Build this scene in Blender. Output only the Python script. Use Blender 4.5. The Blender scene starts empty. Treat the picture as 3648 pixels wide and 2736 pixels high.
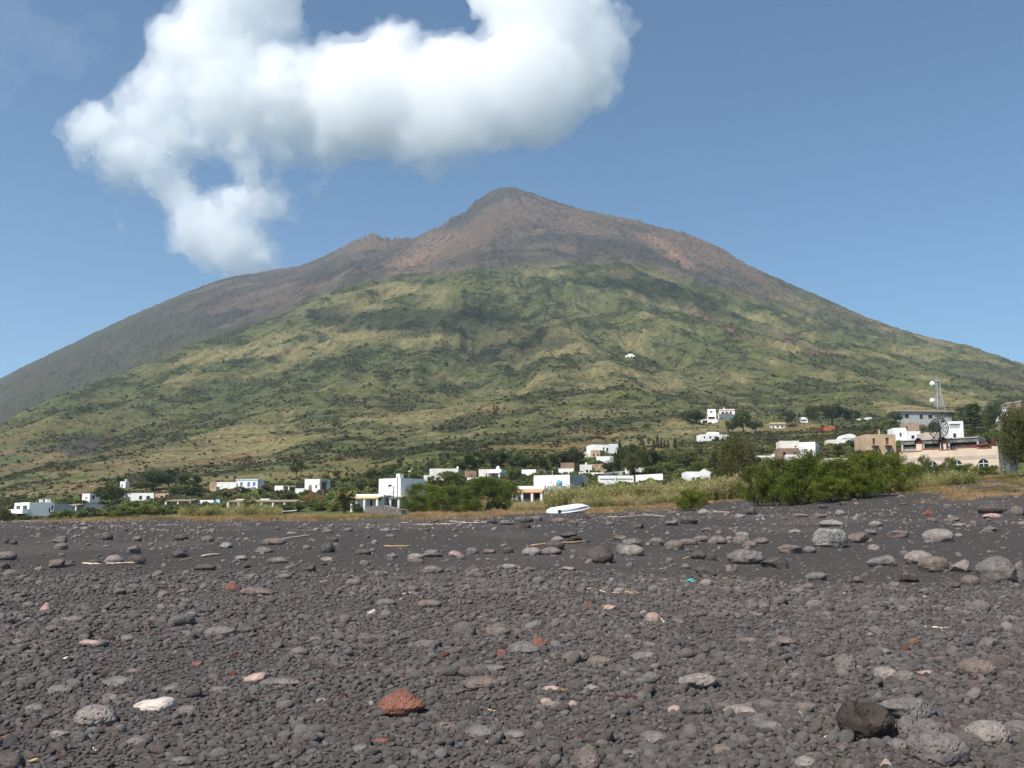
import bpy, bmesh, math, random
import numpy as np
from mathutils import Vector, Matrix
R = math.radians
rnd = random.Random(7)
rng = np.random.default_rng(11)
scene = bpy.context.scene
col = scene.collection
# ------------------------------------------------------------------ camera frame
F = 3350.0                       # focal length in pixels of the 3648 x 2736 photo
TH = math.atan((1850 - 1368) / F)
CT, ST = math.cos(TH), math.sin(TH)
EZ = 3.2                         # eye height above the sea

def row_of(Y, z):                # z is measured from eye level
    return 1368 - F * (z * CT - Y * ST) / (Y * CT + z * ST)
def z_of(Y, row):
    cy = (1368 - row) / F
    return Y * (ST + cy * CT) / (CT - cy * ST)
def x_of(px, Y, z):
    return (px - 1824) / F * (Y * CT + z * ST)
def P(px, row, Y):
    z = z_of(Y, row)
    return Vector((x_of(px, Y, z), Y, z + EZ))
# ------------------------------------------------------------------ noise
_pr = np.random.default_rng(5)
PT = np.tile(_pr.permutation(256), 2)
GA = _pr.random(256) * 2 * np.pi
GC, GS = np.cos(GA), np.sin(GA)
def pn(x, y, s=0):
    x = np.asarray(x, float) + s * 17.13; y = np.asarray(y, float) + s * 9.71
    xi = np.floor(x).astype(int); yi = np.floor(y).astype(int)
    xf = x - xi; yf = y - yi
    u = xf * xf * xf * (xf * (xf * 6 - 15) + 10); v = yf * yf * yf * (yf * (yf * 6 - 15) + 10)
    def g(a, b, dx, dy):
        h = PT[PT[a & 255] + (b & 255)]
        return GC[h] * dx + GS[h] * dy
    n00 = g(xi, yi, xf, yf); n10 = g(xi + 1, yi, xf - 1, yf)
    n01 = g(xi, yi + 1, xf, yf - 1); n11 = g(xi + 1, yi + 1, xf - 1, yf - 1)
    return 1.41 * ((n00 * (1 - u) + n10 * u) * (1 - v) + (n01 * (1 - u) + n11 * u) * v)
def fbm(x, y, o=4, s=0, g=.5):
    t = 0; a = 1; k = 1
    for i in range(o):
        t = t + a * pn(x * k, y * k, s + i); a *= g; k *= 2.03
    return t
def sm(a, b, x):
    t = np.clip((x - a) / (b - a), 0, 1)
    return t * t * (3 - 2 * t)
def n3(p, s=0):                  # cheap 3-D noise for rocks
    return (pn(p[:, 0], p[:, 1], s) + pn(p[:, 1] + 5.2, p[:, 2], s + 3) + pn(p[:, 2] + 1.7, p[:, 0] + 3.1, s + 6)) / 1.7
# ------------------------------------------------------------------ mesh helpers
def mesh_np(name, V, Fq, mat=None, attrs=None, smooth=False):
    """V (n,3), Fq (m,k) faces all of one size."""
    me = bpy.data.meshes.new(name)
    V = np.asarray(V, np.float32); Fq = np.asarray(Fq, np.int32)
    me.vertices.add(len(V)); me.vertices.foreach_set('co', V.ravel())
    if Fq.size:
        m, k = Fq.shape
        me.loops.add(m * k); me.loops.foreach_set('vertex_index', Fq.ravel())
        me.polygons.add(m); me.polygons.foreach_set('loop_start', np.arange(0, m * k, k, dtype=np.int32))
    me.update(calc_edges=True)
    if smooth and Fq.size:
        me.polygons.foreach_set('use_smooth', np.ones(len(Fq), bool))
    for nm, (typ, arr) in (attrs or {}).items():
        a = me.attributes.new(nm, typ, 'POINT')
        arr = np.asarray(arr)
        if typ == 'FLOAT_COLOR':
            if arr.shape[1] == 3: arr = np.c_[arr, np.ones(len(arr))]
            a.data.foreach_set('color', arr.astype(np.float32).ravel())
        elif typ == 'FLOAT_VECTOR': a.data.foreach_set('vector', arr.astype(np.float32).ravel())
        elif typ == 'INT': a.data.foreach_set('value', arr.astype(np.int32).ravel())
        else: a.data.foreach_set('value', arr.astype(np.float32).ravel())
    if mat: me.materials.append(mat)
    return me
def link(name, me, parent=None, loc=None):
    o = bpy.data.objects.new(name, me); col.objects.link(o)
    if parent: o.parent = parent
    if loc is not None: o.location = loc
    return o
def tag(o, label=None, cat=None, group=None, kind=None):
    if label: o['label'] = label
    if cat: o['category'] = cat
    if group: o['group'] = group
    if kind: o['kind'] = kind
    return o
def thing(name, label, cat, loc, rz=0, group=None):
    o = bpy.data.objects.new(name, None); col.objects.link(o)
    o.location = loc; o.rotation_euler = (0, 0, rz); o.empty_display_size = .3
    return tag(o, label, cat, group)
class MB:
    """collects polygons, builds ONE mesh object"""
    def __init__(s): s.v = []; s.f = []
    def poly(s, *pts):
        n = len(s.v); s.v += [tuple(p) for p in pts]; s.f.append(tuple(range(n, n + len(pts)))); return s
    def box(s, o, ex, ey, ez):
        o, ex, ey, ez = Vector(o), Vector(ex), Vector(ey), Vector(ez)
        n = len(s.v)
        for k in range(8):
            s.v.append(tuple(o + ex * (k & 1) + ey * (k >> 1 & 1) + ez * (k >> 2)))
        fs = [(0, 2, 3, 1), (4, 5, 7, 6), (0, 1, 5, 4), (2, 6, 7, 3), (0, 4, 6, 2), (1, 3, 7, 5)]
        if ex.cross(ey).dot(ez) < 0: fs = [f[::-1] for f in fs]
        s.f += [tuple(n + i for i in f) for f in fs]; return s
    def tube(s, pts, rad, k=8, cap=True):
        pts = [Vector(p) for p in pts]
        if not hasattr(rad, '__len__'): rad = [rad] * len(pts)
        n = len(s.v)
        for i, p in enumerate(pts):
            d = (pts[min(i + 1, len(pts) - 1)] - pts[max(i - 1, 0)]).normalized()
            a = d.orthogonal().normalized() if i == 0 else (a - d * a.dot(d)).normalized()
            b = d.cross(a)
            for j in range(k):
                t = 2 * math.pi * j / k
                s.v.append(tuple(p + (a * math.cos(t) + b * math.sin(t)) * rad[i]))
        for i in range(len(pts) - 1):
            for j in range(k):
                s.f.append((n + i * k + j, n + i * k + (j + 1) % k, n + (i + 1) * k + (j + 1) % k, n + (i + 1) * k + j))
        if cap:
            s.f.append(tuple(n + j for j in reversed(range(k))))
            s.f.append(tuple(n + (len(pts) - 1) * k + j for j in range(k)))
        return s
    def build(s, name, mat, parent=None, loc=None, smooth=False):
        me = bpy.data.meshes.new(name)
        me.from_pydata(s.v, [], s.f); me.materials.append(mat)
        if smooth: me.polygons.foreach_set('use_smooth', [True] * len(me.polygons))
        me.update()
        return link(name, me, parent, loc)
# ------------------------------------------------------------------ materials
def new_mat(name):
    m = bpy.data.materials.new(name); m.use_nodes = True
    nt = m.node_tree; b = nt.nodes['Principled BSDF']
    b.inputs['Specular IOR Level'].default_value = .25
    return m, nt, b
def nd(nt, t, **kw):
    n = nt.nodes.new(t)
    for k, v in kw.items():
        if k.startswith('i_'): n.inputs[k[2:].replace('_', ' ')].default_value = v
        else: setattr(n, k, v)
    return n
def noise(nt, vec, scale, detail=4, rough=.6):
    n = nd(nt, 'ShaderNodeTexNoise', i_Scale=scale, i_Detail=detail, i_Roughness=rough)
    if vec is not None: nt.links.new(vec, n.inputs['Vector'])
    return n.outputs['Fac']
def ramp(nt, fac, a, b, lo=0., hi=1.):
    n = nd(nt, 'ShaderNodeMapRange'); n.inputs[1].default_value = a; n.inputs[2].default_value = b
    n.inputs[3].default_value = lo; n.inputs[4].default_value = hi
    nt.links.new(fac, n.inputs[0]); return n.outputs[0]
def mixc(nt, fac, a, b, mode='MIX'):
    n = nd(nt, 'ShaderNodeMix', data_type='RGBA', blend_type=mode)
    for s, v in ((n.inputs[0], fac), (n.inputs[6], a), (n.inputs[7], b)):
        if hasattr(v, 'links'): nt.links.new(v, s)
        elif isinstance(v, (int, float)): s.default_value = v
        else: s.default_value = (*v, 1)
    return n.outputs[2]
def bump(nt, b, h, strength, dist):
    n = nd(nt, 'ShaderNodeBump'); n.inputs['Strength'].default_value = strength; n.inputs['Distance'].default_value = dist
    nt.links.new(h, n.inputs['Height'])
    nt.links.new(n.outputs[0], b.inputs['Normal'])
def simple(name, c, var=.2, scale=3., rough=.85, bs=0., bscale=15., bd=.02, c2=None, lo=.42, hi=.62):
    m, nt, b = new_mat(name)
    tc = nd(nt, 'ShaderNodeTexCoord').outputs['Object']
    n1 = noise(nt, tc, scale, 5, .65)
    a = tuple(x * (1 - var) for x in c); d = c2 or tuple(min(1, x * (1 + var)) for x in c)
    nt.links.new(mixc(nt, ramp(nt, n1, lo, hi), a, d), b.inputs['Base Color'])
    b.inputs['Roughness'].default_value = rough
    if bs: bump(nt, b, noise(nt, tc, bscale, 5, .6), bs, bd)
    return m
M = {}
M['white'] = simple('white_plaster', (.80, .79, .76), .05, .6, .9, .3, 6, .03)
M['offwhite'] = simple('weathered_white_plaster', (.70, .66, .59), .1, .5, .9, .3, 6, .03)
M['cream'] = simple('cream_plaster', (.60, .475, .37), .09, .5, .9, .3, 5, .03)
M['beige'] = simple('beige_plaster', (.47, .34, .22), .1, .6, .9, .3, 5, .03)
M['brown'] = simple('brown_plaster', (.26, .17, .12), .15, .7, .9, .4, 5, .05)
M['greywall'] = simple('grey_cement_render', (.40, .40, .40), .12, .5, .9, .4, 4, .04)
M['darkcement'] = simple('dark_stained_cement', (.17, .155, .145), .3, 1.5, .9, .3, 9, .02)
M['band'] = simple('grey_beige_plaster', (.43, .36, .31), .1, .5, .9)
M['stonewall'] = simple('lava_rubble_stone', (.17, .145, .125), .5, 3.5, .95, .8, 5, .08)
M['tanstone'] = simple('tan_rubble_stone', (.42, .30, .21), .3, 2., .95, .8, 2.5, .2)
M['bluewall'] = simple('pale_blue_plaster', (.45, .62, .72), .06, .6, .9)
M['pinktrim'] = simple('pink_trim_plaster', (.55, .27, .25), .1, .6, .9)
M['redtrim'] = simple('terracotta_red_coping', (.30, .09, .06), .2, 1., .9)
M['tile'] = simple('terracotta_roof_tile', (.50, .30, .17), .25, 3., .9, .8, 8, .08)
M['tileroof'] = simple('faded_roof_tile', (.52, .35, .24), .2, 3., .9, .6, 5, .08)
M['awning'] = simple('yellow_awning', (.56, .41, .24), .1, 1., .9)
M['glass'] = simple('dark_window_glass', (.025, .027, .03), .3, 1., .15)
M['wooddoor'] = simple('brown_wood_shutter', (.16, .065, .035), .25, 4., .7)
M['blueshut'] = simple('blue_shutter', (.10, .22, .42), .15, 4., .7)
M['reed_mat'] = simple('reed_matting', (.28, .21, .14), .3, 6., .95)
M['dark'] = simple('dark_void_timber', (.03, .026, .024), .3, 2., .9)
M['orange_fence'] = simple('orange_red_netting', (.34, .095, .05), .15, 1., .9)
M['steel'] = simple('galvanised_steel', (.50, .51, .52), .1, 3., .45)
M['dish'] = simple('white_radome', (.66, .66, .66), .03, 1., .5)
M['iron'] = simple('dark_iron', (.045, .040, .040), .2, 3., .6)
M['rustiron'] = simple('rusty_iron', (.10, .035, .025), .3, 3., .8)
M['bluetank'] = simple('blue_plastic', (.09, .34, .62), .08, 2., .4)
M['boat'] = simple('white_boat_gelcoat', (.82, .83, .84), .04, 2., .35)
M['boatgrey'] = simple('grey_boat_panel', (.27, .30, .34), .06, 2., .4)
M['bark'] = simple('tree_bark', (.14, .10, .07), .35, 6., .95, .6, 12, .05)
M['stick'] = simple('bleached_driftwood', (.52, .42, .31), .25, 14., .85, .4, 40, .004)
M['cane'] = simple('orange_dry_cane', (.52, .33, .17), .25, 14., .85, .4, 40, .004)
M['tealbag'] = simple('teal_plastic', (.09, .42, .40), .2, 20., .4)
M['weed'] = simple('brown_dry_weed', (.30, .18, .07), .4, 40., .95)
M['redweed'] = simple('dark_red_weed', (.10, .03, .025), .4, 40., .9)

def leaf_mat(name, c, var=.35, trans=.3, use_tint=True):
    m, nt, b = new_mat(name)
    at = nd(nt, 'ShaderNodeAttribute', attribute_name='tint')
    oi = nd(nt, 'ShaderNodeObjectInfo')
    tc = nd(nt, 'ShaderNodeTexCoord').outputs['Object']
    c1 = mixc(nt, oi.outputs['Random'], tuple(x * .8 for x in c), (c[0] * 1.25, c[1] * 1.15, c[2] * .9))
    c2 = mixc(nt, 1.0, c1, at.outputs['Color'], 'MULTIPLY') if use_tint else c1
    b.inputs['Roughness'].default_value = .6
    nt.links.new(c2, b.inputs['Base Color'])
    tr = nd(nt, 'ShaderNodeBsdfTranslucent'); nt.links.new(c2, tr.inputs['Color'])
    mx = nd(nt, 'ShaderNodeMixShader'); mx.inputs[0].default_value = trans
    nt.links.new(b.outputs[0], mx.inputs[1]); nt.links.new(tr.outputs[0], mx.inputs[2])
    nt.links.new(mx.outputs[0], nt.nodes['Material Output'].inputs['Surface'])
    return m
M['leaf_dark'] = leaf_mat('dark_green_leaves', (.066, .088, .028))
M['leaf_mid'] = leaf_mat('green_leaves', (.105, .135, .038))
M['leaf_euc'] = leaf_mat('olive_green_leaves', (.090, .100, .036))
M['leaf_tam'] = leaf_mat('tamarisk_sprays', (.100, .132, .020))
M['leaf_palm'] = leaf_mat('palm_leaflets', (.20, .20, .085))
M['leaf_cyp'] = leaf_mat('cypress_sprays', (.025, .042, .018))
M['leaf_lime'] = leaf_mat('fresh_green_leaves', (.15, .18, .045))
M['leaf_dry'] = leaf_mat('brownish_leaves', (.26, .18, .085))

def inst_mat(name, trans=0., rough=.8, bumps=None, spec=.25):
    m, nt, b = new_mat(name)
    at = nd(nt, 'ShaderNodeAttribute', attribute_name='tint', attribute_type='INSTANCER')
    a2 = nd(nt, 'ShaderNodeAttribute', attribute_name='leaf')
    cc = at.outputs['Color']
    b.inputs['Roughness'].default_value = rough; b.inputs['Specular IOR Level'].default_value = spec
    if bumps:
        g = nd(nt, 'ShaderNodeTexCoord').outputs['Object']
        n1 = noise(nt, g, bumps[0], 4, .7)
        cc = mixc(nt, ramp(nt, n1, .35, .65), mixc(nt, 1., cc, (.72, .71, .71), 'MULTIPLY'), mixc(nt, 1., cc, (1.25, 1.24, 1.22), 'MULTIPLY'))
        bump(nt, b, n1, bumps[1], bumps[2])
    else:
        cc = mixc(nt, 1., cc, a2.outputs['Color'], 'MULTIPLY')
    nt.links.new(cc, b.inputs['Base Color'])
    if trans:
        tr = nd(nt, 'ShaderNodeBsdfTranslucent'); nt.links.new(cc, tr.inputs['Color'])
        mx = nd(nt, 'ShaderNodeMixShader'); mx.inputs[0].default_value = trans
        nt.links.new(b.outputs[0], mx.inputs[1]); nt.links.new(tr.outputs[0], mx.inputs[2])
        nt.links.new(mx.outputs[0], nt.nodes['Material Output'].inputs['Surface'])
    return m
M['scrub'] = inst_mat('scrub_foliage', .25, .7)
M['blade'] = inst_mat('grass_blades', .3, .7)
M['pebble'] = inst_mat('pebble_lava', 0, .85, (5., .8, .15))

def scatter(name, pts, rot, scl, idx, tint, sources, label=None, kind='stuff'):
    """one object of kind stuff whose points carry instances of the source meshes"""
    me = mesh_np(name, pts, np.zeros((0, 4), int), None,
                 {'rot': ('FLOAT_VECTOR', rot), 'scl': ('FLOAT_VECTOR', scl), 'idx': ('INT', idx), 'tint': ('FLOAT_COLOR', tint)})
    o = link(name, me); tag(o, label, None, None, kind)
    c = bpy.data.collections.new(name + '_sources')
    for i, sm_ in enumerate(sources):
        so = bpy.data.objects.new('%s_source_%02d' % (name, i), sm_); c.objects.link(so)
    ng = bpy.data.node_groups.new(name + '_scatter', 'GeometryNodeTree')
    ng.interface.new_socket('Geometry', in_out='INPUT', socket_type='NodeSocketGeometry')
    ng.interface.new_socket('Geometry', in_out='OUTPUT', socket_type='NodeSocketGeometry')
    N = ng.nodes; L = ng.links
    gi = N.new('NodeGroupInput'); go = N.new('NodeGroupOutput')
    ci = N.new('GeometryNodeCollectionInfo'); ci.inputs['Collection'].default_value = c
    ci.inputs['Separate Children'].default_value = True; ci.inputs['Reset Children'].default_value = True
    ip = N.new('GeometryNodeInstanceOnPoints'); ip.inputs['Pick Instance'].default_value = True
    def na(nm, t):
        n = N.new('GeometryNodeInputNamedAttribute'); n.data_type = t; n.inputs['Name'].default_value = nm
        return [s for s in n.outputs if s.enabled and s.name == 'Attribute'][0]
    L.new(gi.outputs[0], ip.inputs['Points']); L.new(ci.outputs[0], ip.inputs['Instance'])
    L.new(na('idx', 'INT'), ip.inputs['Instance Index'])
    L.new(na('rot', 'FLOAT_VECTOR'), ip.inputs['Rotation']); L.new(na('scl', 'FLOAT_VECTOR'), ip.inputs['Scale'])
    L.new(ip.outputs[0], go.inputs[0])
    md = o.modifiers.new('scatter', 'NODES'); md.node_group = ng
    return o
HAZE = .000095
# ================================================================== the land
def lut(pts):
    xs = np.array([p[0] for p in pts], float); ys = np.array([p[1] for p in pts], float)
    return lambda x: np.interp(x, xs, ys)
NPX = np.array([-1500, 0, 900, 1824, 2300, 2736, 3100, 3648, 5200], float)
NY = np.array([-30, 2, 6, 12, 18, 30, 45, 60, 95, 150, 250], float)
ZT = np.array([
    [-3.9] * 9, [-1.66] * 9, [-1.6] * 9, [-1.38] * 9,
    [-1.1, -1.1, -1.1, -1.1, -1.12, -1.15, -1.15, -1.15, -1.15],
    [-.72, -.72, -.7, -.65, -.6, -.55, -.52, -.48, -.4],
    [-.4, -.36, -.34, -.22, -.05, .2, .5, .95, 1.2],
    [-.3, -.15, -.1, .2, .6, 1.07, 1.8, 2.65, 3.2],
    [-.7, -.7, .15, .6, 1.3, 2.2, 3.3, 4.35, 5.0],
    [-.8, -.9, .5, 1.3, 2.5, 4.5, 6.0, 7.2, 8.],
    [1, 1.6, 4.5, 12.3, 14, 16, 19, 20, 15]])
def low_z(u, Y):
    """ground height (from eye level) of beach and village plain; u = X / Y direction as a photo column"""
    u = np.asarray(u, float); Y = np.asarray(Y, float)
    i = np.clip(np.searchsorted(NY, Y) - 1, 0, len(NY) - 2)
    j = np.clip(np.searchsorted(NPX, u) - 1, 0, len(NPX) - 2)
    ty = np.clip((Y - NY[i]) / (NY[i + 1] - NY[i]), 0, 1); tx = np.clip((u - NPX[j]) / (NPX[j + 1] - NPX[j]), 0, 1)
    tx = tx * tx * (3 - 2 * tx) * .5 + tx * .5
    # cubic along depth for a smooth profile
    def zz(k): return ZT[np.clip(k, 0, len(NY) - 1), j] * (1 - tx) + ZT[np.clip(k, 0, len(NY) - 1), j + 1] * tx
    z0, z1 = zz(i), zz(i + 1)
    h = NY[i + 1] - NY[i]
    def slope(k):
        k0 = np.clip(k - 1, 0, len(NY) - 1); k1 = np.clip(k + 1, 0, len(NY) - 1)
        return (zz(k1) - zz(k0)) / (NY[k1] - NY[k0])
    m0, m1 = slope(i) * h, slope(i + 1) * h
    t = ty; t2 = t * t; t3 = t2 * t
    return (2 * t3 - 3 * t2 + 1) * z0 + (t3 - 2 * t2 + t) * m0 + (-2 * t3 + 3 * t2) * z1 + (t3 - t2) * m1
def u_of(X, Y):
    return 1824 + F * np.asarray(X) / np.maximum(np.asarray(Y, float), 4.) / 1.0104
def beach_z(X, Y):
    X = np.asarray(X, float); Y = np.asarray(Y, float)
    return low_z(u_of(X, Y), Y) + .05 * fbm(X * .35, Y * .35, 3, 3) * sm(3, 20, Y) + .16 * fbm(X * .07, Y * .1, 2, 8) * sm(14, 40, Y) + .012 * fbm(X * 1.7, Y * 1.7, 2, 4)
SKY = lut([(-1600, 1850), (-800, 1640), (0, 1349), (330, 1187), (500, 1110), (660, 1042), (760, 1005), (825, 985), (923, 970), (1000, 957), (1060, 952), (1121, 930),
           (1220, 882), (1319, 838), (1340, 842), (1369, 854), (1376, 846), (1385, 857), (1420, 852), (1468, 850), (1484, 846), (1530, 822), (1567, 808), (1597, 789), (1604, 774), (1640, 765),
           (1662, 756), (1668, 742), (1690, 718), (1748, 684), (1775, 671), (1810, 667), (1840, 671), (1896, 689), (1979, 719), (2060, 742), (2144, 762), (2276, 788), (2358, 816), (2432, 828),
           (2556, 877), (2671, 948), (2836, 1022), (2950, 1068), (3051, 1113), (3180, 1162), (3298, 1199), (3463, 1237), (3648, 1303), (4400, 1560), (5400, 1800)])
DSK = lut([(-1600, 1500), (0, 2150), (660, 2350), (1319, 2620), (1484, 2600), (1567, 2560), (1800, 2500), (2500, 2300), (3000, 2000), (3648, 1700), (5400, 1200)])
EDG = lut([(-1600, 1838), (-400, 1660), (0, 1523), (190, 1421), (316, 1383), (443, 1339), (633, 1263), (760, 1212), (918, 1150), (1108, 1060), (1266, 1012), (1392, 995), (1500, 985), (1650, 965), (1780, 948),
           (2050, 938), (2250, 945), (2400, 985), (2556, 1050), (2836, 1150), (3051, 1220), (3298, 1290), (3648, 1380), (5400, 1815)])
DED = lut([(-1600, 600), (0, 900), (600, 1200), (1100, 1450), (1400, 1560), (1800, 1620), (2300, 1620), (2700, 1480), (3300, 1250), (3648, 1150), (5400, 800)])
DIP = lut([(-1600, 30), (0, 85), (500, 85), (900, 75), (1150, 40), (1400, 0), (5400, 0)])
VEG = lut([(-1600, 1000), (0, 1150), (500, 1150), (640, 1150), (760, 1170), (1000, 1130), (1108, 1050), (1266, 1012), (1392, 990), (1500, 985), (1780, 950), (2050, 938), (2250, 945), (2350, 955), (2420, 992), (2556, 1030), (2700, 1070), (2850, 1120), (3000, 1150), (3200, 1195), (5400, 1700)])

cols = np.r_[np.arange(-1500, -60, 45.), np.arange(-60, 3712, 2.7), np.arange(3715, 5250, 45.)]
nA, nB, nC, nD = 110, 330, 250, 14
J = len(cols)
YA = 78 * (250 / 78) ** np.linspace(0, 1, nA, endpoint=False)
YY = np.zeros((J, nA + nB + nC + nD)); ZZ = np.zeros_like(YY)
YY[:, :nA] = YA; ZZ[:, :nA] = low_z(cols[:, None], YA[None, :])
r250 = row_of(250., low_z(cols, np.full(J, 250.)))
tB = np.linspace(0, 1, nB, endpoint=False)[None, :]
rowB = r250[:, None] + (EDG(cols) - r250)[:, None] * tB
DE = DED(cols)[:, None]; DS = DSK(cols)[:, None]
yB = .75 * (250 + (DE - 250) * tB) + .25 * 250 * (DE / 250) ** tB
YY[:, nA:nA + nB] = yB; ZZ[:, nA:nA + nB] = z_of(yB, rowB)
tC = np.linspace(0, 1, nC)[None, :]
S = SKY(cols)[:, None]; E = EDG(cols)[:, None]
dipf = DIP(cols)[:, None] * np.where(tC < .14, np.sin(np.minimum(tC / .14, 1) * np.pi / 2) ** .8, np.cos(np.minimum((tC - .14) / .5, 1) * np.pi / 2) ** 2)
ker = np.exp(-np.linspace(-2, 2, 61) ** 2); ker /= ker.sum()
Ss = np.convolve(np.pad(SKY(cols), 30, mode='edge'), ker, 'valid')[:, None]
wS = sm(.72, .99, tC)
rowC = E + ((S * wS + Ss * (1 - wS)) - E) * tC + dipf
yC = DE + (DS - DE) * tC ** .92
YY[:, nA + nB:nA + nB + nC] = yC; ZZ[:, nA + nB:nA + nB + nC] = z_of(yC, rowC)
zs = z_of(DS, S)
tD = (np.arange(1, nD + 1) / nD)[None, :]
yD = DS + 1900 * tD
YY[:, -nD:] = yD; ZZ[:, -nD:] = zs * (1 - tD) ** 1.15 - 6 * tD - 10 * tD
XX = (cols[:, None] - 1824) / F * (YY * CT + ZZ * ST)
# ---- relief
rr = np.hypot(XX, YY - 2500.); aa = np.arctan2(XX, -(YY - 2500.))
nrow = nA + nB + nC + nD
kk = np.broadcast_to(np.arange(nrow)[None, :], YY.shape)
tsl = np.clip((kk - nA) / nB, 0, 1)                        # 0 plain .. 1 spur edge
tup = np.clip((kk - nA - nB) / nC, 0, 1)
amp = (.25 * sm(230, 480, YY) + .75 * sm(330, 1000, YY)) * (1 - .82 * sm(.80, 1., tup)) * (kk < nA + nB + nC)
edge_keep = 1 - .6 * np.exp(-((kk - nA - nB) / 25.) ** 2) * (cols[:, None] < 1350)
warp = .25 * fbm(XX / 420, YY / 420, 3, 30)
rg = 1 - np.abs(fbm(aa * 7.5 + warp * 1.2, rr / 1500 + warp, 3, 21)) * 1.7   # ridges running downhill
rg2 = 1 - np.abs(fbm(aa * 19 + warp * 2, rr / 700 + warp, 3, 25)) * 1.7
rg3 = 1 - np.abs(fbm(aa * 52 + warp * 4, rr / 330 + warp, 3, 27)) * 1.7
upf = sm(0, .25, tup)
nearp = sm(250, 1100, rr)
ZZ = ZZ + amp * edge_keep * ((rg - .45) * (13 - 3 * upf) * nearp + (rg2 - .45) * 6 * nearp + (rg3 - .45) * 3. * sm(700, 1600, rr) + 7 * fbm(XX / 230, YY / 230, 4, 40) + 3.2 * fbm(XX / 42, YY / 42, 4, 50) * (1 + .5 * upf))
ZZ = ZZ + .5 * sm(95, 160, YY) * fbm(XX / 14, YY / 14, 3, 60) * (kk < nA + nB + nC)
# rocky crags on the skyline
crag = (kk > nA + nB + nC * .90) & (kk < nA + nB + nC + 1)
ZZ = ZZ + np.where(crag, (4 + 9 * np.exp(-((cols[:, None] - 1345) / 90.) ** 2) + 7 * np.exp(-((cols[:, None] - 1625) / 45.) ** 2)) * np.maximum(0, fbm(XX / 16, YY / 30, 3, 71)) * sm(900, 1200, cols[:, None]) * (1 - sm(2450, 2700, cols[:, None])), 0)
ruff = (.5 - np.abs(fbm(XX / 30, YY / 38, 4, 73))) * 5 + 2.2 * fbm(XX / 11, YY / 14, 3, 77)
ZZ = ZZ + ruff * sm(.05, .3, tup) * (kk > nA + nB) * (1 - .45 * sm(.93, 1., tup)) * (kk < nA + nB + nC)
ROWS = row_of(YY, ZZ)
# first visible ground sample for a photo position
RMIN = np.minimum.accumulate(ROWS, axis=1)
def hit(px, row):
    """world point of the ground seen at a photo position"""
    Yn = np.linspace(4, 95, 1200)
    rn = row_of(Yn, low_z(np.full(1200, px), Yn))
    k = np.argmax(rn <= row)
    if rn[k] <= row:
        Y = Yn[k]; z = float(z_of(Y, row)); X = x_of(px, Y, z)
        return Vector((X, Y, float(beach_z(X, Y)) + EZ))
    j = int(np.argmin(np.abs(cols - px)))
    k = int(np.argmax(RMIN[j] <= row))
    return Vector((XX[j, k], YY[j, k], ZZ[j, k] + EZ))
def ground_at(px, Y):
    if Y < 88:
        z = float(low_z(px, Y)); X = x_of(px, Y, z); return Vector((X, Y, float(beach_z(X, Y)) + EZ))
    j = int(np.argmin(np.abs(cols - px))); k = int(np.argmin(np.abs(YY[j] - Y)))
    return Vector((XX[j, k], YY[j, k], ZZ[j, k] + EZ))
# ---- ground colours (albedo)
def mixa(a, b, t): return a * (1 - t[..., None]) + np.array(b) * t[..., None]
big = fbm(XX / 260, YY / 330, 4, 80); mid = fbm(XX / 75, YY / 90, 4, 84); fine = fbm(XX / 17, YY / 20, 4, 88); vfine = fbm(XX / 5, YY / 6, 3, 95)
C = np.zeros(YY.shape + (3,)) + np.array((.086, .090, .038))
C = mixa(C, (.180, .152, .072), sm(-.02, .55, big * .7 + mid * .6 + fine * .35 + .34 * np.exp(-((cols[:, None] - 1560) / 430.) ** 2 - ((ROWS - 1330) / 190.) ** 2)))      # dry straw slopes
C = mixa(C, (.098, .108, .034), sm(.10, .6, fbm(XX / 120, YY / 130, 4, 101)) * (1 - tsl * .6))                                     # fresh green patches
C = mixa(C, (.044, .048, .021), sm(.02, .34, -mid * .7 + fine * .7 + vfine * .25 - big * .2))                                       # maquis
C = mixa(C, (.19, .105, .052), .7 * sm(.22, .6, fbm(XX / 60, YY / 60, 4, 107) + fine * .2) * (1 - sm(.15, .55, tsl)))                # bare ochre soil low down
terr = fbm(XX / 70, ZZ / 3.2, 3, 160)
C = mixa(C, (.175, .140, .072), .55 * sm(.1, .5, terr) * (1 - sm(.35, .75, tsl)) * sm(-.3, .2, big))
C = mixa(C, (.048, .052, .023), .6 * sm(.15, .5, -terr) * (1 - sm(.45, .8, tsl)))
C = C * (1 + .38 * vfine[..., None])
leftbrown = (1 - sm(300, 1000, cols[:, None])) * sm(1450, 1560, ROWS)
C = mixa(C, (.15, .095, .05), .65 * leftbrown * sm(-.2, .3, fine + mid * .5))
outc = np.exp(-((cols[:, None] - 290) / 110.) ** 2 - ((ROWS - 1595) / 45.) ** 2)
C = mixa(C, (.060, .050, .045), sm(.45, .75, outc + fine * .35))
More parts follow.
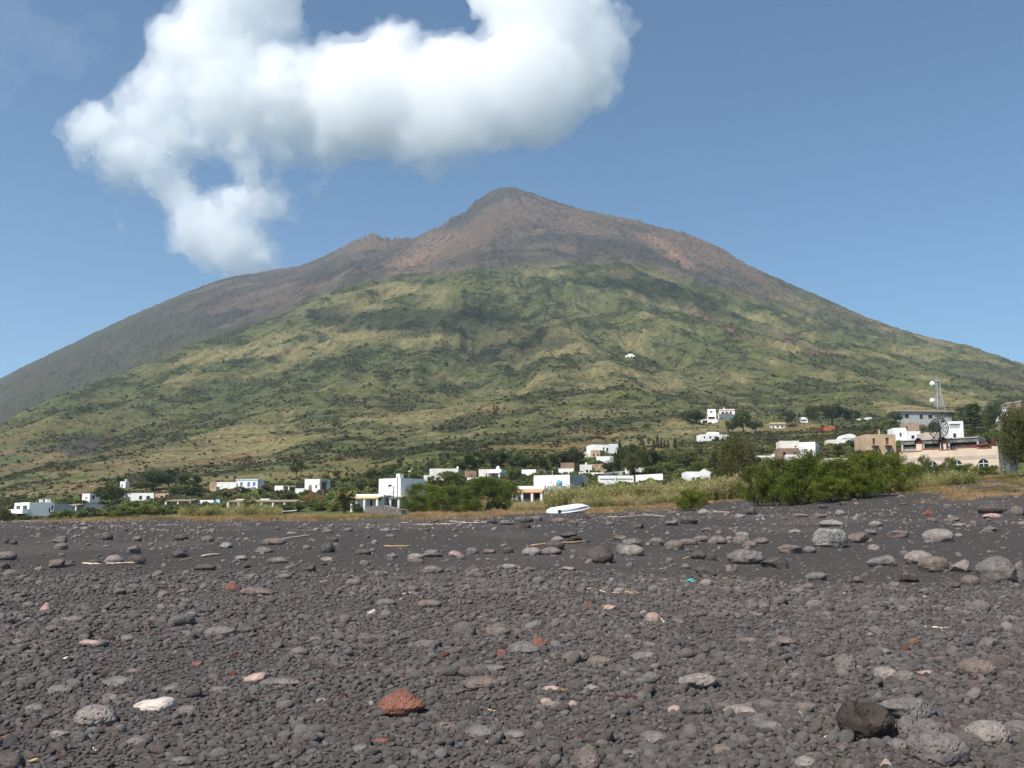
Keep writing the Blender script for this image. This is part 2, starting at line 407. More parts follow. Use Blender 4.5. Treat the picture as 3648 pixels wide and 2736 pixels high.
# rock above the vegetation line
vl = VEG(cols)[:, None]
rock = sm(-14, 16, vl - ROWS + 26 * mid + 14 * fine) * (kk >= nA + nB * .8)
RC = np.zeros(YY.shape + (3,)) + np.array((.086, .068, .060))
streak = fbm(aa * 9 + 1.2 * fbm(XX / 160, YY / 160, 2, 119), rr / 260, 5, 120)
RC = mixa(RC, (.130, .092, .072), sm(-.1, .5, streak + .5 * fbm(XX / 210, YY / 210, 3, 126) - .05))
RC = mixa(RC, (.040, .034, .032), sm(.0, .4, fbm(aa * 8 + 1.2 * fbm(XX / 150, YY / 150, 2, 118), rr / 240, 4, 131) + .35 * fine))
patch = fbm(XX / 330, YY / 420, 4, 137)
RC = mixa(RC, (.118, .078, .060), .8 * sm(-.05, .4, patch))
RC = mixa(RC, (.047, .041, .039), .8 * sm(.05, .45, -patch))
dk1 = np.exp(-(((cols[:, None] - 1405) - (ROWS - 900) * -1.45) / 42.) ** 2) * sm(1030, 980, ROWS) * sm(760, 820, ROWS)
RC = mixa(RC, (.040, .035, .034), .8 * dk1)
red1 = np.exp(-(((cols[:, None] - 1500) - (ROWS - 900) * -1.35) / 75.) ** 2) * sm(1010, 960, ROWS) * sm(800, 850, ROWS)
red2 = np.exp(-(((cols[:, None] - 2390) - (ROWS - 900) * 1.25) / 38.) ** 2) * sm(990, 940, ROWS) * sm(820, 850, ROWS)
RC = mixa(RC, (.200, .122, .090), np.clip(red1 * .95 + red2, 0, 1) * sm(-.5, .1, fine + streak))
crg = np.exp(-(((cols[:, None] - 1770) - (ROWS - 860) * -1.1) / 45.) ** 2) * sm(940, 920, ROWS) * sm(790, 805, ROWS)
RC = mixa(RC, (.045, .037, .035), crg * sm(0, .3, fine + .1))
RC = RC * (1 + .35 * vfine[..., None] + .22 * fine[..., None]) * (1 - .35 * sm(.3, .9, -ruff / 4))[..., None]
rightmix = .8 * sm(2400, 3000, cols[:, None]) * sm(900, 1090, ROWS)
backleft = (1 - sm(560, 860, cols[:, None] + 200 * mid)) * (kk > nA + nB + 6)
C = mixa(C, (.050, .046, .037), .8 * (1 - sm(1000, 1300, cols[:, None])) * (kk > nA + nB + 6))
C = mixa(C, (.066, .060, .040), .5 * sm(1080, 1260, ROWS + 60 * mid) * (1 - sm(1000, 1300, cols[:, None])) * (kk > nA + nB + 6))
rock = rock * (1 - .85 * np.clip(rightmix + .3 * fine, 0, 1)) * (1 - .72 * np.clip(backleft + .3 * mid, 0, 1))
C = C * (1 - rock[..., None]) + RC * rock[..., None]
lav = np.exp(-(((cols[:, None] - 2560) - (ROWS - 1150) * 1.9) / 32.) ** 2) * sm(1050, 1090, ROWS) * sm(1260, 1200, ROWS) + np.exp(-(((cols[:, None] - 2830) - (ROWS - 1220) * 2.6) / 40.) ** 2) * sm(1150, 1180, ROWS) * sm(1300, 1250, ROWS)
C = mixa(C, (.150, .085, .075), np.clip(lav, 0, 1) * sm(.0, .3, fine))
rp = sm(3350, 3648, cols[:, None]) * np.exp(-((ROWS - 1335 - (cols[:, None] - 3500) * .22) / 28.) ** 2) * sm(-.2, .3, fine)
C = mixa(C, (.155, .085, .075), .7 * rp)
dk = np.exp(-(((ROWS - 1210) + (cols[:, None] - 760) * .30) / 16.) ** 2) * sm(430, 560, cols[:, None]) * sm(1350, 1150, cols[:, None]) * (kk < nA + nB)
C = mixa(C, (.042, .040, .028), .85 * dk * sm(-.15, .2, fine))
# the village plain: green garden ground, dry tan near the beach
pl = 1 - sm(.0, .14, tsl)
G1 = np.zeros_like(C) + np.array((.092, .108, .036)); G1 = mixa(G1, (.19, .135, .066), sm(.0, .4, mid + fine * .6))
C = C * (1 - pl[..., None]) + G1 * pl[..., None]
C = mixa(C, (.30, .20, .10), (1 - sm(100, 125, YY + 12 * fine)) * .9)
C = np.clip(C, .012, .8)

def grid_faces(nj, nk):
    a = (np.arange(nj - 1)[:, None] * nk + np.arange(nk - 1)[None, :]).ravel()
    return np.c_[a, a + nk, a + nk + 1, a + 1]
def ground_mat(name, kind):
    m, nt, b = new_mat(name)
    at = nd(nt, 'ShaderNodeAttribute', attribute_name='col')
    tc = nd(nt, 'ShaderNodeTexCoord').outputs['Object']
    b.inputs['Roughness'].default_value = .95; b.inputs['Specular IOR Level'].default_value = .1
    if kind == 'hill':
        n1 = noise(nt, tc, .22, 5, .7); n2 = noise(nt, tc, .05, 4, .6)
        c = mixc(nt, ramp(nt, n1, .3, .7), mixc(nt, 1., at.outputs['Color'], (.62, .66, .62), 'MULTIPLY'), mixc(nt, 1., at.outputs['Color'], (1.3, 1.27, 1.25), 'MULTIPLY'))
        c = mixc(nt, ramp(nt, n2, .35, .65), mixc(nt, 1., c, (.85, .88, .88), 'MULTIPLY'), c)
        bump(nt, b, n1, .8, 2.0)
    else:
        n1 = noise(nt, tc, 9., 6, .7); n2 = noise(nt, tc, 60., 3, .7)
        c = mixc(nt, ramp(nt, n1, .3, .7), mixc(nt, 1., at.outputs['Color'], (.72, .71, .70), 'MULTIPLY'), mixc(nt, 1., at.outputs['Color'], (1.25, 1.24, 1.23), 'MULTIPLY'))
        c = mixc(nt, ramp(nt, n2, .35, .68), mixc(nt, 1., c, (.7, .7, .7), 'MULTIPLY'), mixc(nt, 1., c, (1.2, 1.2, 1.2), 'MULTIPLY'))
        bump(nt, b, n2, .7, .012)
    nt.links.new(c, b.inputs['Base Color'])
    return m
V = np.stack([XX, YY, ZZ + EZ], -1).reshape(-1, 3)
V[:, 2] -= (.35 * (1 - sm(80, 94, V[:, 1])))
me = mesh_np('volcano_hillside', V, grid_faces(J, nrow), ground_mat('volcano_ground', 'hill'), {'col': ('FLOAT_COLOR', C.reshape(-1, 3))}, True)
tag(link('hillside', me), kind='structure')
# ---- beach
bcol = np.r_[np.arange(-1500, -200, 60.), np.arange(-200, 3900, 9.), np.arange(3900, 5200, 60.)]
bY = np.r_[np.linspace(4, 20, 240), 20 * (93 / 20.) ** np.linspace(0, 1, 330)[1:]]
uB = (bcol[:, None] - 1824) / F * 1.0104
XB = uB * bY[None, :]; YB = np.broadcast_to(bY[None, :], XB.shape)
# strip behind the camera and under it, down to the waterline
bz = beach_z(XB, YB)
sandn = fbm(XB / 9., YB / 9., 3, 140)
pebline = 18.5 - 1.8 * sm(1500, 3300, bcol)[:, None] + 1.3 * fbm(XB / 4, YB / 5, 3, 145)
CB = np.zeros(XB.shape + (3,)) + np.array((.058, .052, .0495))
CB = mixa(CB, (.082, .074, .070), 1 - sm(-1, 2.5, YB - pebline))
CB = mixa(CB, (.078, .068, .063), sm(.0, .5, sandn) * sm(18, 26, YB))
def grass_amount(px, Y, X):
    """dry grass cover along the top of the beach"""
    lo = np.interp(px, [-1500, 0, 330, 700, 1400, 1700, 1950, 2200, 2450, 2600, 3000, 3250, 3648, 5200], [75, 74, 64, 60, 58, 57, 64, 60, 63, 72, 66, 52, 46, 44])
    n = fbm(X / 5., Y / 7., 4, 150)
    base = sm(-3, 4, Y - lo + 7 * n)
    patch = np.where(px > 2950, sm(-.15, .35, n + .25 * fbm(X / 1.6, Y / 2, 2, 155)), 1.)
    gap = np.where((px > 2420) & (px < 2950), .25, 1.)
    return base * patch * gap
GA_ = grass_amount(u_of(XB, YB), YB, XB)
CB = mixa(CB, (.30, .20, .10), .75 * GA_)
me = mesh_np('beach', np.stack([XB, YB, bz + EZ], -1).reshape(-1, 3), grid_faces(len(bcol), len(bY)), ground_mat('black_sand', 'sand'), {'col': ('FLOAT_COLOR', CB.reshape(-1, 3))}, True)
tag(link('beach', me), kind='structure')
sx = np.linspace(-90, 90, 61); sy = np.linspace(-32, 4.6, 24)
SX, SY = np.meshgrid(sx, sy, indexing='ij')
sz = low_z(np.full(SX.shape, 1824.), SY) + .05 * fbm(SX * .3, SY * .3, 3, 3) - .05
me = mesh_np('foreshore', np.stack([SX, SY, sz + EZ], -1).reshape(-1, 3), grid_faces(61, 24), bpy.data.materials['black_sand'], {'col': ('FLOAT_COLOR', np.tile((.04, .037, .036), (SX.size, 1)))}, True)
tag(link('foreshore', me), kind='structure')
m, nt, b = new_mat('sea_water'); b.inputs['Base Color'].default_value = (.015, .06, .09, 1); b.inputs['Roughness'].default_value = .12
b.inputs['Specular IOR Level'].default_value = .5
bump(nt, b, noise(nt, nd(nt, 'ShaderNodeTexCoord').outputs['Object'], .6, 4), .3, .2)
tag(MB().poly((-6200, -4200, 0), (6200, -4200, 0), (6200, 5200, 0), (-6200, 5200, 0)).build('sea', m), kind='structure')
# ================================================================== camera, light, air
cam = bpy.data.cameras.new('camera'); co = bpy.data.objects.new('camera', cam); col.objects.link(co)
cam.sensor_width = 36; cam.lens = 36 * F / 3648; cam.clip_start = .1; cam.clip_end = 30000
co.location = (0, 0, EZ); co.rotation_euler = (math.pi / 2 + TH, 0, 0)
scene.camera = co
SAZ, SEL = R(224), R(53)                       # compass angle of the sun from +Y towards +X, elevation
sd = Vector((math.sin(SAZ) * math.cos(SEL), math.cos(SAZ) * math.cos(SEL), math.sin(SEL)))
sun = bpy.data.lights.new('sun', 'SUN'); so = bpy.data.objects.new('sun', sun); col.objects.link(so)
sun.energy = 5.0; sun.angle = R(.5); sun.color = (1, .94, .85)
so.rotation_euler = (-sd).to_track_quat('-Z', 'Y').to_euler()
w = bpy.data.worlds.new('World'); scene.world = w; w.use_nodes = True
nt = w.node_tree; bg = nt.nodes['Background']
sk = nt.nodes.new('ShaderNodeTexSky'); sk.sky_type = 'NISHITA'; sk.sun_disc = False
sk.sun_elevation = SEL; sk.sun_rotation = SAZ; sk.air_density = .75; sk.dust_density = .2; sk.ozone_density = 2.6; sk.altitude = 0
nt.links.new(mixc(nt, 1., sk.outputs[0], (.79, .975, 1.0), 'MULTIPLY'), bg.inputs[0]); bg.inputs[1].default_value = .098
scene.view_settings.view_transform = 'Standard'; scene.view_settings.look = 'None'; scene.view_settings.gamma = 1
scene.view_settings.exposure = 0.5
scene.cycles.use_denoising = True
scene.cycles.max_bounces = 40; scene.cycles.volume_bounces = 36; scene.cycles.diffuse_bounces = 3; scene.cycles.glossy_bounces = 2
scene.cycles.transparent_max_bounces = 16; scene.cycles.transmission_bounces = 3
scene.cycles.sample_clamp_indirect = 8
def vol_mat(name, dens, colr, anis):
    m = bpy.data.materials.new(name); m.use_nodes = True; nt = m.node_tree
    nt.nodes.remove(nt.nodes['Principled BSDF'])
    v = nt.nodes.new('ShaderNodeVolumePrincipled')
    v.inputs['Density'].default_value = dens; v.inputs['Color'].default_value = (*colr, 1); v.inputs['Anisotropy'].default_value = anis
    nt.links.new(v.outputs[0], nt.nodes['Material Output'].inputs['Volume'])
    return m
hz = MB().box((-6500, -4500, -12), (13000, 0, 0), (0, 10000, 0), (0, 0, 12 + 945)).build('haze', vol_mat('haze_air', HAZE, (.66, .84, 1.0), .2))
tag(hz, kind='stuff')
# ------------------------------------------------------------------ clouds
def cloud_mesh(name, blobs, D, grow, voxel, seed, mat, flat=.75, a1=70, a2=32):
    bm = bmesh.new(); q_ = random.Random(3)
    wisps = [(px + r * 1.02 * math.cos(a), row + r * .98 * math.sin(a), r * q_.uniform(.12, .3)) for (px, row, r) in blobs for a in [q_.random() * 6.28 for _ in range(5)]]
    for (px, row, r) in blobs + wisps:
        rad = max(14, r * D / F + grow * min(1, r / 60))
        c = P(px, row, D) + Vector((0, (rnd.random() - .5) * 160, 0))
        bmesh.ops.create_icosphere(bm, subdivisions=3, radius=1, matrix=Matrix.Translation(c) @ Matrix.Diagonal((rad, rad * flat, rad, 1)))
    me = bpy.data.meshes.new(name); bm.to_mesh(me); bm.free(); me.materials.append(mat)
    o = link(name, me)
    md = o.modifiers.new('remesh', 'REMESH'); md.mode = 'VOXEL'; md.voxel_size = voxel
    for sc_, st, nd_ in ((210, a1, 2), (80, a2, 3), (34, a2 * .62, 4)):
        tx = bpy.data.textures.new(name + '_billow', 'CLOUDS'); tx.noise_scale = sc_; tx.noise_depth = nd_
        d = o.modifiers.new('billow', 'DISPLACE'); d.texture = tx; d.strength = st; d.mid_level = .55; d.texture_coords = 'GLOBAL'
    return o
BL = [(1000, 330, 210), (1300, 350, 225), (1600, 360, 215), (1880, 310, 230), (2060, 200, 170), (1930, 60, 200), (1840, -60, 190), (1760, 430, 120), (2130, 330, 80), (1450, 520, 80), (1150, 480, 110), (1680, 510, 80), (1900, 480, 70), (1560, 250, 110), (1350, 210, 110),
      (2150, 120, 90), (790, 90, 160), (900, -70, 190), (700, 200, 150), (600, 330, 130), (820, 330, 190), (520, 420, 110), (390, 480, 80), (300, 500, 52), (460, 560, 75), (560, 610, 70), (720, -100, 100), (620, 130, 60), (980, 60, 110),
      (600, 650, 84), (650, 720, 90), (700, 780, 95), (740, 830, 100), (800, 880, 108), (880, 890, 98), (945, 930, 50), (680, 850, 62), (790, 760, 72), (850, 735, 66), (930, 730, 62), (1010, 725, 48), (905, 630, 42), (960, 680, 52), (870, 590, 44), (1120, 690, 18), (1145, 650, 16),
      (250, 470, 40), (290, 540, 50), (420, 600, 60), (500, 640, 60), (330, 430, 60), (430, 770, 20), (425, 795, 16), (560, 690, 50), (640, 490, 95), (560, 530, 85), (740, 520, 62), (860, 520, 70), (1000, 540, 45)]
# ================================================================== stones
def ico(sub):
    bm = bmesh.new(); bmesh.ops.create_icosphere(bm, subdivisions=sub, radius=1)
    v = np.array([x.co[:] for x in bm.verts]); f = np.array([[x.index for x in q.verts] for q in bm.faces]); bm.free()
    return v, f
ICO = {k: ico(k) for k in (2, 3, 4, 5)}
def rock_shape(sub, kind, seed):
    """unit stone, about 1 in half-extent"""
    v, f = ICO[sub]; v = v.copy(); r = np.random.default_rng(seed)
    off = r.random(3) * 50
    if kind == 'slab': k = 4.0
    elif kind == 'angular': k = 0
    else: k = 2.5
    if kind in ('angular', 'slab', 'wedge'):
        pl = r.normal(size=(9 if kind != 'slab' else 7, 3)); pl /= np.linalg.norm(pl, axis=1)[:, None]
        d = .62 + .25 * r.random(len(pl))
        for p, dd in zip(pl, d):
            s = v @ p - dd
            v -= np.where(s > 0, s * .88, 0)[:, None] * p
    a = .20 if kind != 'round' else .13
    v = v * (1 + a * n3(v * 1.1 + off, seed % 50))[:, None]
    v = v * (1 + .055 * n3(v * 3.1 + off, seed % 50 + 3))[:, None]
    if sub >= 4:
        v = v * (1 + .022 * n3(v * 8 + off, 7))[:, None]
        if kind in ('pitted', 'hollow', 'angular'):
            q = n3(v * 13 + off, 9)
            v = v * (1 - .05 * sm(.25, .6, q))[:, None]
    if kind == 'hollow':
        c = np.array((-.05, -.55, .72)); d = np.linalg.norm(v - c, axis=1)
        v -= (np.exp(-(d / .45) ** 2) * .75)[:, None] * np.array((-.05, -.35, .85))
        c = np.array((-.75, .1, .75)); d = np.linalg.norm(v - c, axis=1)
        v += (np.exp(-(d / .5) ** 2) * .40)[:, None] * np.array((.1, .2, .8))
    if kind == 'wedge':
        v[:, 2] *= 1 + .45 * v[:, 0]
    if kind == 'peak':
        h = np.clip(v[:, 2], 0, None); v[:, :2] *= (1 - .55 * h)[:, None]; v[:, 2] += .3 * h
    v /= np.abs(v).max(0)
    return v, f
def stone_mat(name, c, sc=9., spots=None, pit=.85):
    m, nt, b = new_mat(name)
    tc = nd(nt, 'ShaderNodeTexCoord').outputs['Object']
    n1 = noise(nt, tc, sc, 6, .7); n2 = noise(nt, tc, sc * .22, 3, .6); n4 = noise(nt, tc, sc * 6, 3, .7)
    cc = mixc(nt, ramp(nt, n1, .33, .67), tuple(x * .68 for x in c), tuple(x * 1.3 for x in c))
    cc = mixc(nt, ramp(nt, n2, .35, .65), mixc(nt, 1., cc, (.80, .80, .82), 'MULTIPLY'), mixc(nt, 1., cc, (1.14, 1.10, 1.06), 'MULTIPLY'))
    cc = mixc(nt, ramp(nt, n4, .3, .45), mixc(nt, 1., cc, (.55, .54, .54), 'MULTIPLY'), cc)
    if spots: cc = mixc(nt, ramp(nt, n4, .46, .58), cc, spots)
    nt.links.new(cc, b.inputs['Base Color']); b.inputs['Roughness'].default_value = .9
    vo = nd(nt, 'ShaderNodeTexVoronoi', i_Scale=sc * 3.2); nt.links.new(tc, vo.inputs['Vector'])
    h = mixc(nt, .5, ramp(nt, vo.outputs['Distance'], 0, .45), n1)
    bump(nt, b, h, pit, .03)
    return m
SM = {'g': stone_mat('grey_lava', (.148, .133, .125)), 'd': stone_mat('dark_lava', (.085, .074, .069), 8), 'b': stone_mat('brownish_lava', (.150, .120, .105)),
      'p': stone_mat('pale_grey_lava', (.22, .192, .175)), 's': stone_mat('speckled_pale_lava', (.30, .285, .26), 5, (.10, .095, .09), .9), 'r': stone_mat('red_scoria', (.19, .085, .060), 10),
      'w': stone_mat('whitish_pumice', (.46, .405, .365), 5, None, .15), 'k': stone_mat('pinkish_stone', (.33, .235, .205), 8, None, .3), 'o': stone_mat('mossy_brown_lava', (.046, .036, .029), 8, None)}
CN = {'g': 'grey', 'd': 'dark grey', 'b': 'brownish', 'p': 'pale grey', 's': 'speckled pale', 'r': 'rust red', 'w': 'whitish', 'k': 'pinkish', 'o': 'mossy brown'}
STONES = []      # (X, Y, radius) so that pebbles keep clear
def stone(x0, x1, y0, y1, c, kind, label=None, big=False, tilt=0., group=None, rowsink=.22):
    w_ = x1 - x0; px = (x0 + x1) / 2
    g = hit(px, y1 - .02 * (y1 - y0)); Y0 = g.y
    k = Y0 / F
    a = w_ * k / 2 * 1.03
    inc = max(.0, (row_of(Y0, g.z - EZ) - 1850) / F + .02)
    bdep = a * (.62 if kind in ('slab',) else .78)
    hv = max(.22 * a, (y1 - y0) * k * 1.05 - bdep * .9 * inc)
    c_ = hv / (2 - 2 * rowsink) * 1.0
    if kind == 'slab': c_ = max(c_, .25 * a)
    seed = int(x0 * 7 + y0 * 13) % 9973
    v, f = rock_shape(5 if (w_ > 95 and y0 > 1850) else 4 if w_ > 36 else 3, kind, seed)
    v = v * np.array((a, bdep, c_))
    ca, sa = math.cos(tilt), math.sin(tilt)
    v = np.c_[v[:, 0] * ca - v[:, 2] * sa, v[:, 1], v[:, 0] * sa + v[:, 2] * ca]
    name = 'boulder' if a * 2 > .30 else 'stone'
    me = mesh_np(name, v, f, SM[c], None, True)
    o = link(name, me, None, (g.x, g.y + bdep * .72, g.z + hv - c_ - .01))
    tag(o, label, name, group)
    STONES.append((g.x, g.y + bdep * .72, a * .9, bdep * .9))
    return o
STL = [
 (2909,3029,1883,1956,'s','angular','pale speckled angular boulder, brightest of the big rocks on the black sand'),
 (3029,3113,1895,1938,'b','slab','brown slab leaning behind the pale speckled angular boulder'),
 (3080,3128,1889,1912,'g','slab','grey flat stone poking out behind the brown slab'),
 (2921,3010,1843,1867,'s','slab','flat whitish crusty rock uphill of the speckled angular boulder'),
 (2814,2856,1882,1896,'p','slab','small pale flat stone left of the speckled angular boulder'),
 (3305,3414,1892,1940,'p','pitted','round pitted pale boulder with holes, alone on the sand'),
 (3405,3434,1904,1918,'p','round','small pale stone touching the round pitted boulder'),
 (3237,3337,1965,2014,'p','round','smooth pale bluish grey oval boulder behind a brown one'),
 (3288,3397,1984,2043,'b','round','smooth brownish round boulder in front of the pale oval one'),
 (3390,3468,1992,2039,'p','wedge','angular pale boulder with a pointed corner beside the round brownish one'),
 (3101,3212,1978,2022,'g','wedge','grey wedge shaped slab on the sand left of the pale oval boulder'),
 (3505,3642,1980,2072,'g','pitted','large grey pitted boulder with a rounded top above an orange-brown stone'),
 (3620,3662,1998,2070,'g','round','grey boulder cut by the photo edge behind the large pitted one'),
 (3434,3502,2045,2080,'b','round','orange-brown round stone in front of the large pitted boulder'),
 (3370,3436,2066,2093,'d','round','flat dark blue-grey stone left of the orange-brown stone'),
 (2778,2864,1942,1979,'b','slab','brown blocky rock lying lengthwise below the pale speckled boulder'),
 (2864,2914,1951,1977,'g','round','dull grey stone sunk beside the brown blocky rock'),
 (2716,2815,1979,2023,'d','wedge','dark grey sloping rock below the brown blocky rock'),
 (3464,3541,2138,2186,'g','round','smooth grey-green round boulder where the shingle meets the sand'),
 (3440,3468,2138,2172,'g','round','small brown-grey stone leaning on the smooth grey-green boulder'),
 (3296,3335,1804,1825,'r','angular','dark red rock high on the beach below the dry grass'),
 (3495,3578,1788,1821,'d','pitted','dark pitted boulder below the grassy dune, near the top of the beach'),
 (3562,3588,1795,1812,'d','round','small dark stone tucked behind the dark pitted boulder'),
 (3608,3656,1797,1832,'b','round','reddish brown boulder at the right edge below the grassy dune'),
 (3507,3578,1823,1842,'k','slab','flat pinkish red stone below the dark pitted boulder'),
 (2979,3013,1811,1831,'p','round','small pale round stone uphill of the flat whitish rock'),
 (2822,2884,1827,1842,'g','slab','long flat grey stone near the tamarisks, left of the pale round stone'),
 (2898,2944,1825,1843,'b','slab','brownish flat stone near the tamarisks'),
 (3101,3148,1851,1871,'p','round','pale grey rounded stone in the middle of the upper sand bank'),
 (3396,3438,1858,1871,'p','slab','pale flat oval stone above the round pitted boulder'),
 (3456,3484,1853,1869,'g','round','small leaning grey stone above the round pitted boulder'),
 (3632,3660,1857,1873,'p','round','pale stone at the right edge of the upper beach'),
 (3169,3243,1897,1924,'b','slab','half buried brown crusty rock left of the round pitted boulder'),
 (3098,3146,1940,1963,'p','angular','small pale jagged stone above the grey wedge slab'),
 (2848,2917,2072,2101,'b','wedge','brown stone with a sharp ridge at the edge of the shingle'),
 (2810,2870,2092,2114,'g','wedge','grey flat stone just below the sharp ridged brown one'),
 (3198,3278,2034,2068,'o','angular','crusty brown rock with pale flecks below the pale oval boulder'),
 (3212,3240,1962,1984,'g','round','small dark rounded stone left of the pale oval boulder'),
 (3170,3215,2073,2098,'g','round','grey round stone with whitish rings sunk in the sand'),
 (2094,2188,1946,2007,'d','pitted','big dark upright boulder leaning on the sand at mid-beach'),
 (2212,2299,1943,1984,'p','round','pale grey oval boulder lying against another right of the big upright one'),
 (2194,2248,1941,1976,'g','round','grey boulder wedged left of the pale oval boulder'),
 (2221,2296,1918,1947,'g','slab','grey long boulder stacked behind the pale oval boulder'),
 (2186,2234,1899,1918,'b','slab','brownish flat stone above the stacked grey boulders'),
 (2316,2376,1916,1945,'g','pitted','grey pitted oval stone standing alone right of the stacked boulders'),
 (2371,2440,1930,1963,'b','round','rounded brownish grey boulder at the start of a curved row of stones'),
 (2413,2490,1918,1941,'b','slab','long pinkish brown stone in the middle of the curved row of stones'),
 (2474,2533,1904,1928,'b','round','smooth light brown stone at the top of the curved row of stones'),
 (2524,2599,1908,1940,'g','pitted','grey pitted oblong boulder right of the curved row of stones'),
 (2614,2680,1910,1946,'g','round','dark rounded boulder overlapping a brown one'),
 (2648,2704,1928,1953,'b','round','low brown stone in front of the dark rounded boulder'),
 (2686,2745,1918,1941,'b','slab','flat brown slab half sunk right of the dark rounded boulder'),
 (2586,2612,1900,1914,'p','round','small pale stone above the grey pitted oblong boulder'),
 (2624,2674,1887,1910,'p','pitted','pale pitted pointed stone above the dark rounded boulder'),
 (2598,2732,1956,2012,'g','pitted','largest grey pitted boulder of the mid-beach, broad and half buried'),
 (2462,2519,1963,1997,'d','angular','dark crumbly rock half sunk left of the broad half-buried boulder'),
 (2518,2558,1968,1999,'d','angular','small dark crumbly rock next to the broad half-buried boulder'),
 (1860,1929,1950,1980,'p','round','pale smooth stone leftmost of a cluster of three boulders'),
 (1926,2003,1946,1976,'g','pitted','grey pitted boulder in front, middle of the cluster of three'),
 (1942,2012,1926,1962,'d','round','dark boulder behind, topmost of the cluster of three'),
 (1992,2056,1886,1911,'d','wedge','black ragged rock casting a dark shadow above the cluster of three'),
 (1964,2012,1908,1928,'p','round','pale oval stone left of the mottled brown one, below the black ragged rock'),
 (2020,2076,1904,1924,'o','slab','mottled brown flat stone below the black ragged rock'),
 (2638,2700,1803,1840,'d','hollow','black boulder with a hollow in its face, beside the tamarisks'),
 (2425,2487,1837,1867,'d','pitted','dark oblong pitted boulder below the lone small bush'),
 (2371,2424,1850,1873,'g','wedge','grey sloping stone left of the dark oblong pitted boulder'),
 (2489,2530,1823,1844,'s','round','whitish encrusted stone right below the lone small bush'),
 (2524,2546,1831,1850,'g','round','blue-grey stone touching the whitish encrusted stone'),
 (2620,2656,1834,1850,'p','round','pale stone below the black hollow boulder'),
 (2694,2734,1832,1852,'g','round','grey stone right of the black hollow boulder'),
 (2250,2300,1864,1886,'d','angular','dark ragged stone on the bare upper sand, right of the white boat'),
 (1852,1900,1842,1866,'d','round','dark rounded boulder in front of a heap left of the boat'),
 (1894,1932,1842,1864,'g','pitted','grey boulder at the right of the heap left of the boat'),
 (1878,1908,1836,1850,'g','round','grey boulder at the back of the heap left of the boat'),
 (1832,1862,1843,1862,'g','slab','grey slab at the left end of the heap beside the boat'),
 (1734,1776,1850,1868,'d','slab','dark boulder by the driftwood line left of the boat'),
 (1776,1830,1852,1870,'g','slab','long grey slab by the driftwood line left of the boat'),
 (1962,2018,1848,1866,'b','slab','broad flat brown stone below the white boat'),
 (2020,2064,1858,1878,'b','slab','flat brownish stone below the bow of the white boat'),
 (2074,2108,1838,1850,'o','angular','crusty brown stone right below the bow of the white boat'),
 (1852,1892,1872,1890,'o','angular','crumbly brown stone between the boat and the cluster of three'),
 (2154,2188,1860,1876,'g','round','dull grey stone on bare sand right of the boat'),
 (1988,2057,2012,2028,'p','slab','pale flat slab on the sand below the big dark upright boulder'),
 (2186,2233,2090,2110,'p','round','pale oval stone above a yellow cane stalk'),
 (1972,2008,2030,2048,'d','angular','dark pointed stone below the pale flat slab'),
 (2302,2354,2182,2218,'k','round','pinkish round stone with a short white stick beside it'),
 (2142,2198,2150,2173,'k','slab','pinkish pale flat stone at the upper edge of the shingle'),
 (2497,2542,2068,2096,'p','round','pale grey upright stone over a dark one at the shingle edge'),
 (2506,2566,2092,2116,'d','round','dark oblong stone under the pale upright one'),
 (2660,2704,2134,2175,'g','round','rounded grey stone of a pair at the edge of the shingle'),
 (2700,2746,2142,2172,'g','round','second stone of the rounded grey pair, further right'),
 (2668,2730,2172,2194,'g','slab','flat grey stone below the rounded grey pair'),
 (2072,2120,2140,2162,'r','slab','flat rust red stone at the upper edge of the shingle'),
 (2588,2610,2012,2036,'p','round','small pale upright stone below the broad half-buried boulder'),
 (2426,2464,2012,2032,'b','round','small brown stone left of the pale upright one'),
 (2372,2400,1982,2002,'g','round','small grey-brown round stone below a short pale stick'),
 (2362,2408,2070,2086,'d','slab','low dark stone left of the scrap of teal plastic'),
 (926,1013,1916,1942,'b','round','smooth brownish boulder at left mid-beach with a stick to its right'),
 (1137,1190,1934,1971,'d','round','dark egg shaped boulder on left mid-beach'),
 (1172,1204,1914,1932,'d','round','small dark stone above the egg shaped boulder'),
 (1258,1320,1955,1977,'d','round','dark oblong stone right of the egg shaped boulder'),
 (1450,1508,1974,1998,'p','round','pale bluish stone touching a longer grey rock'),
 (1502,1574,1956,1985,'g','wedge','long grey rock beside the pale bluish stone'),
 (1072,1120,2006,2037,'d','hollow','dark lumpy stone with a hole, lying in smooth sand'),
 (1228,1285,2063,2088,'g','round','grey rounded rock at the border of sand and shingle, left of centre'),
 (1402,1461,2046,2072,'d','angular','black flat rough rock on smooth sand left of centre'),
 (850,972,2088,2124,'b','slab','long reddish brown low boulder at left, edge of the shingle'),
 (1335,1407,2136,2165,'g','round','smooth grey hump in the shingle below a dark round rock'),
 (1380,1430,2107,2140,'d','round','dark round rock with a pale stick to its right'),
 (1480,1570,2136,2168,'b','pitted','reddish brown rough rock in the shingle, centre left'),
 (1350,1396,2166,2198,'g','peak','grey pointed stone below the smooth grey hump'),
 (1306,1340,2168,2196,'w','wedge','small creamy white stone below the smooth grey hump'),
 (1712,1817,2235,2268,'b','pitted','reddish rough lava lump in the upper shingle near the centre'),
 (1660,1706,1948,1974,'g','round','grey stone with a pale stripe on mid-beach left of the dark upright boulder'),
 (1597,1643,1957,1982,'k','angular','pinkish lumpy stone left of the striped grey stone'),
 (1790,1830,1948,1974,'d','round','dark stone sitting on a pink one'),
 (1140,1188,1980,1994,'p','slab','pale oval flat stone below the egg shaped boulder'),
 (164,220,1992,2027,'b','angular','brown angular rock at far left mid-beach with a stick below'),
 (206,266,1998,2022,'d','slab','dark low slab touching the brown angular rock'),
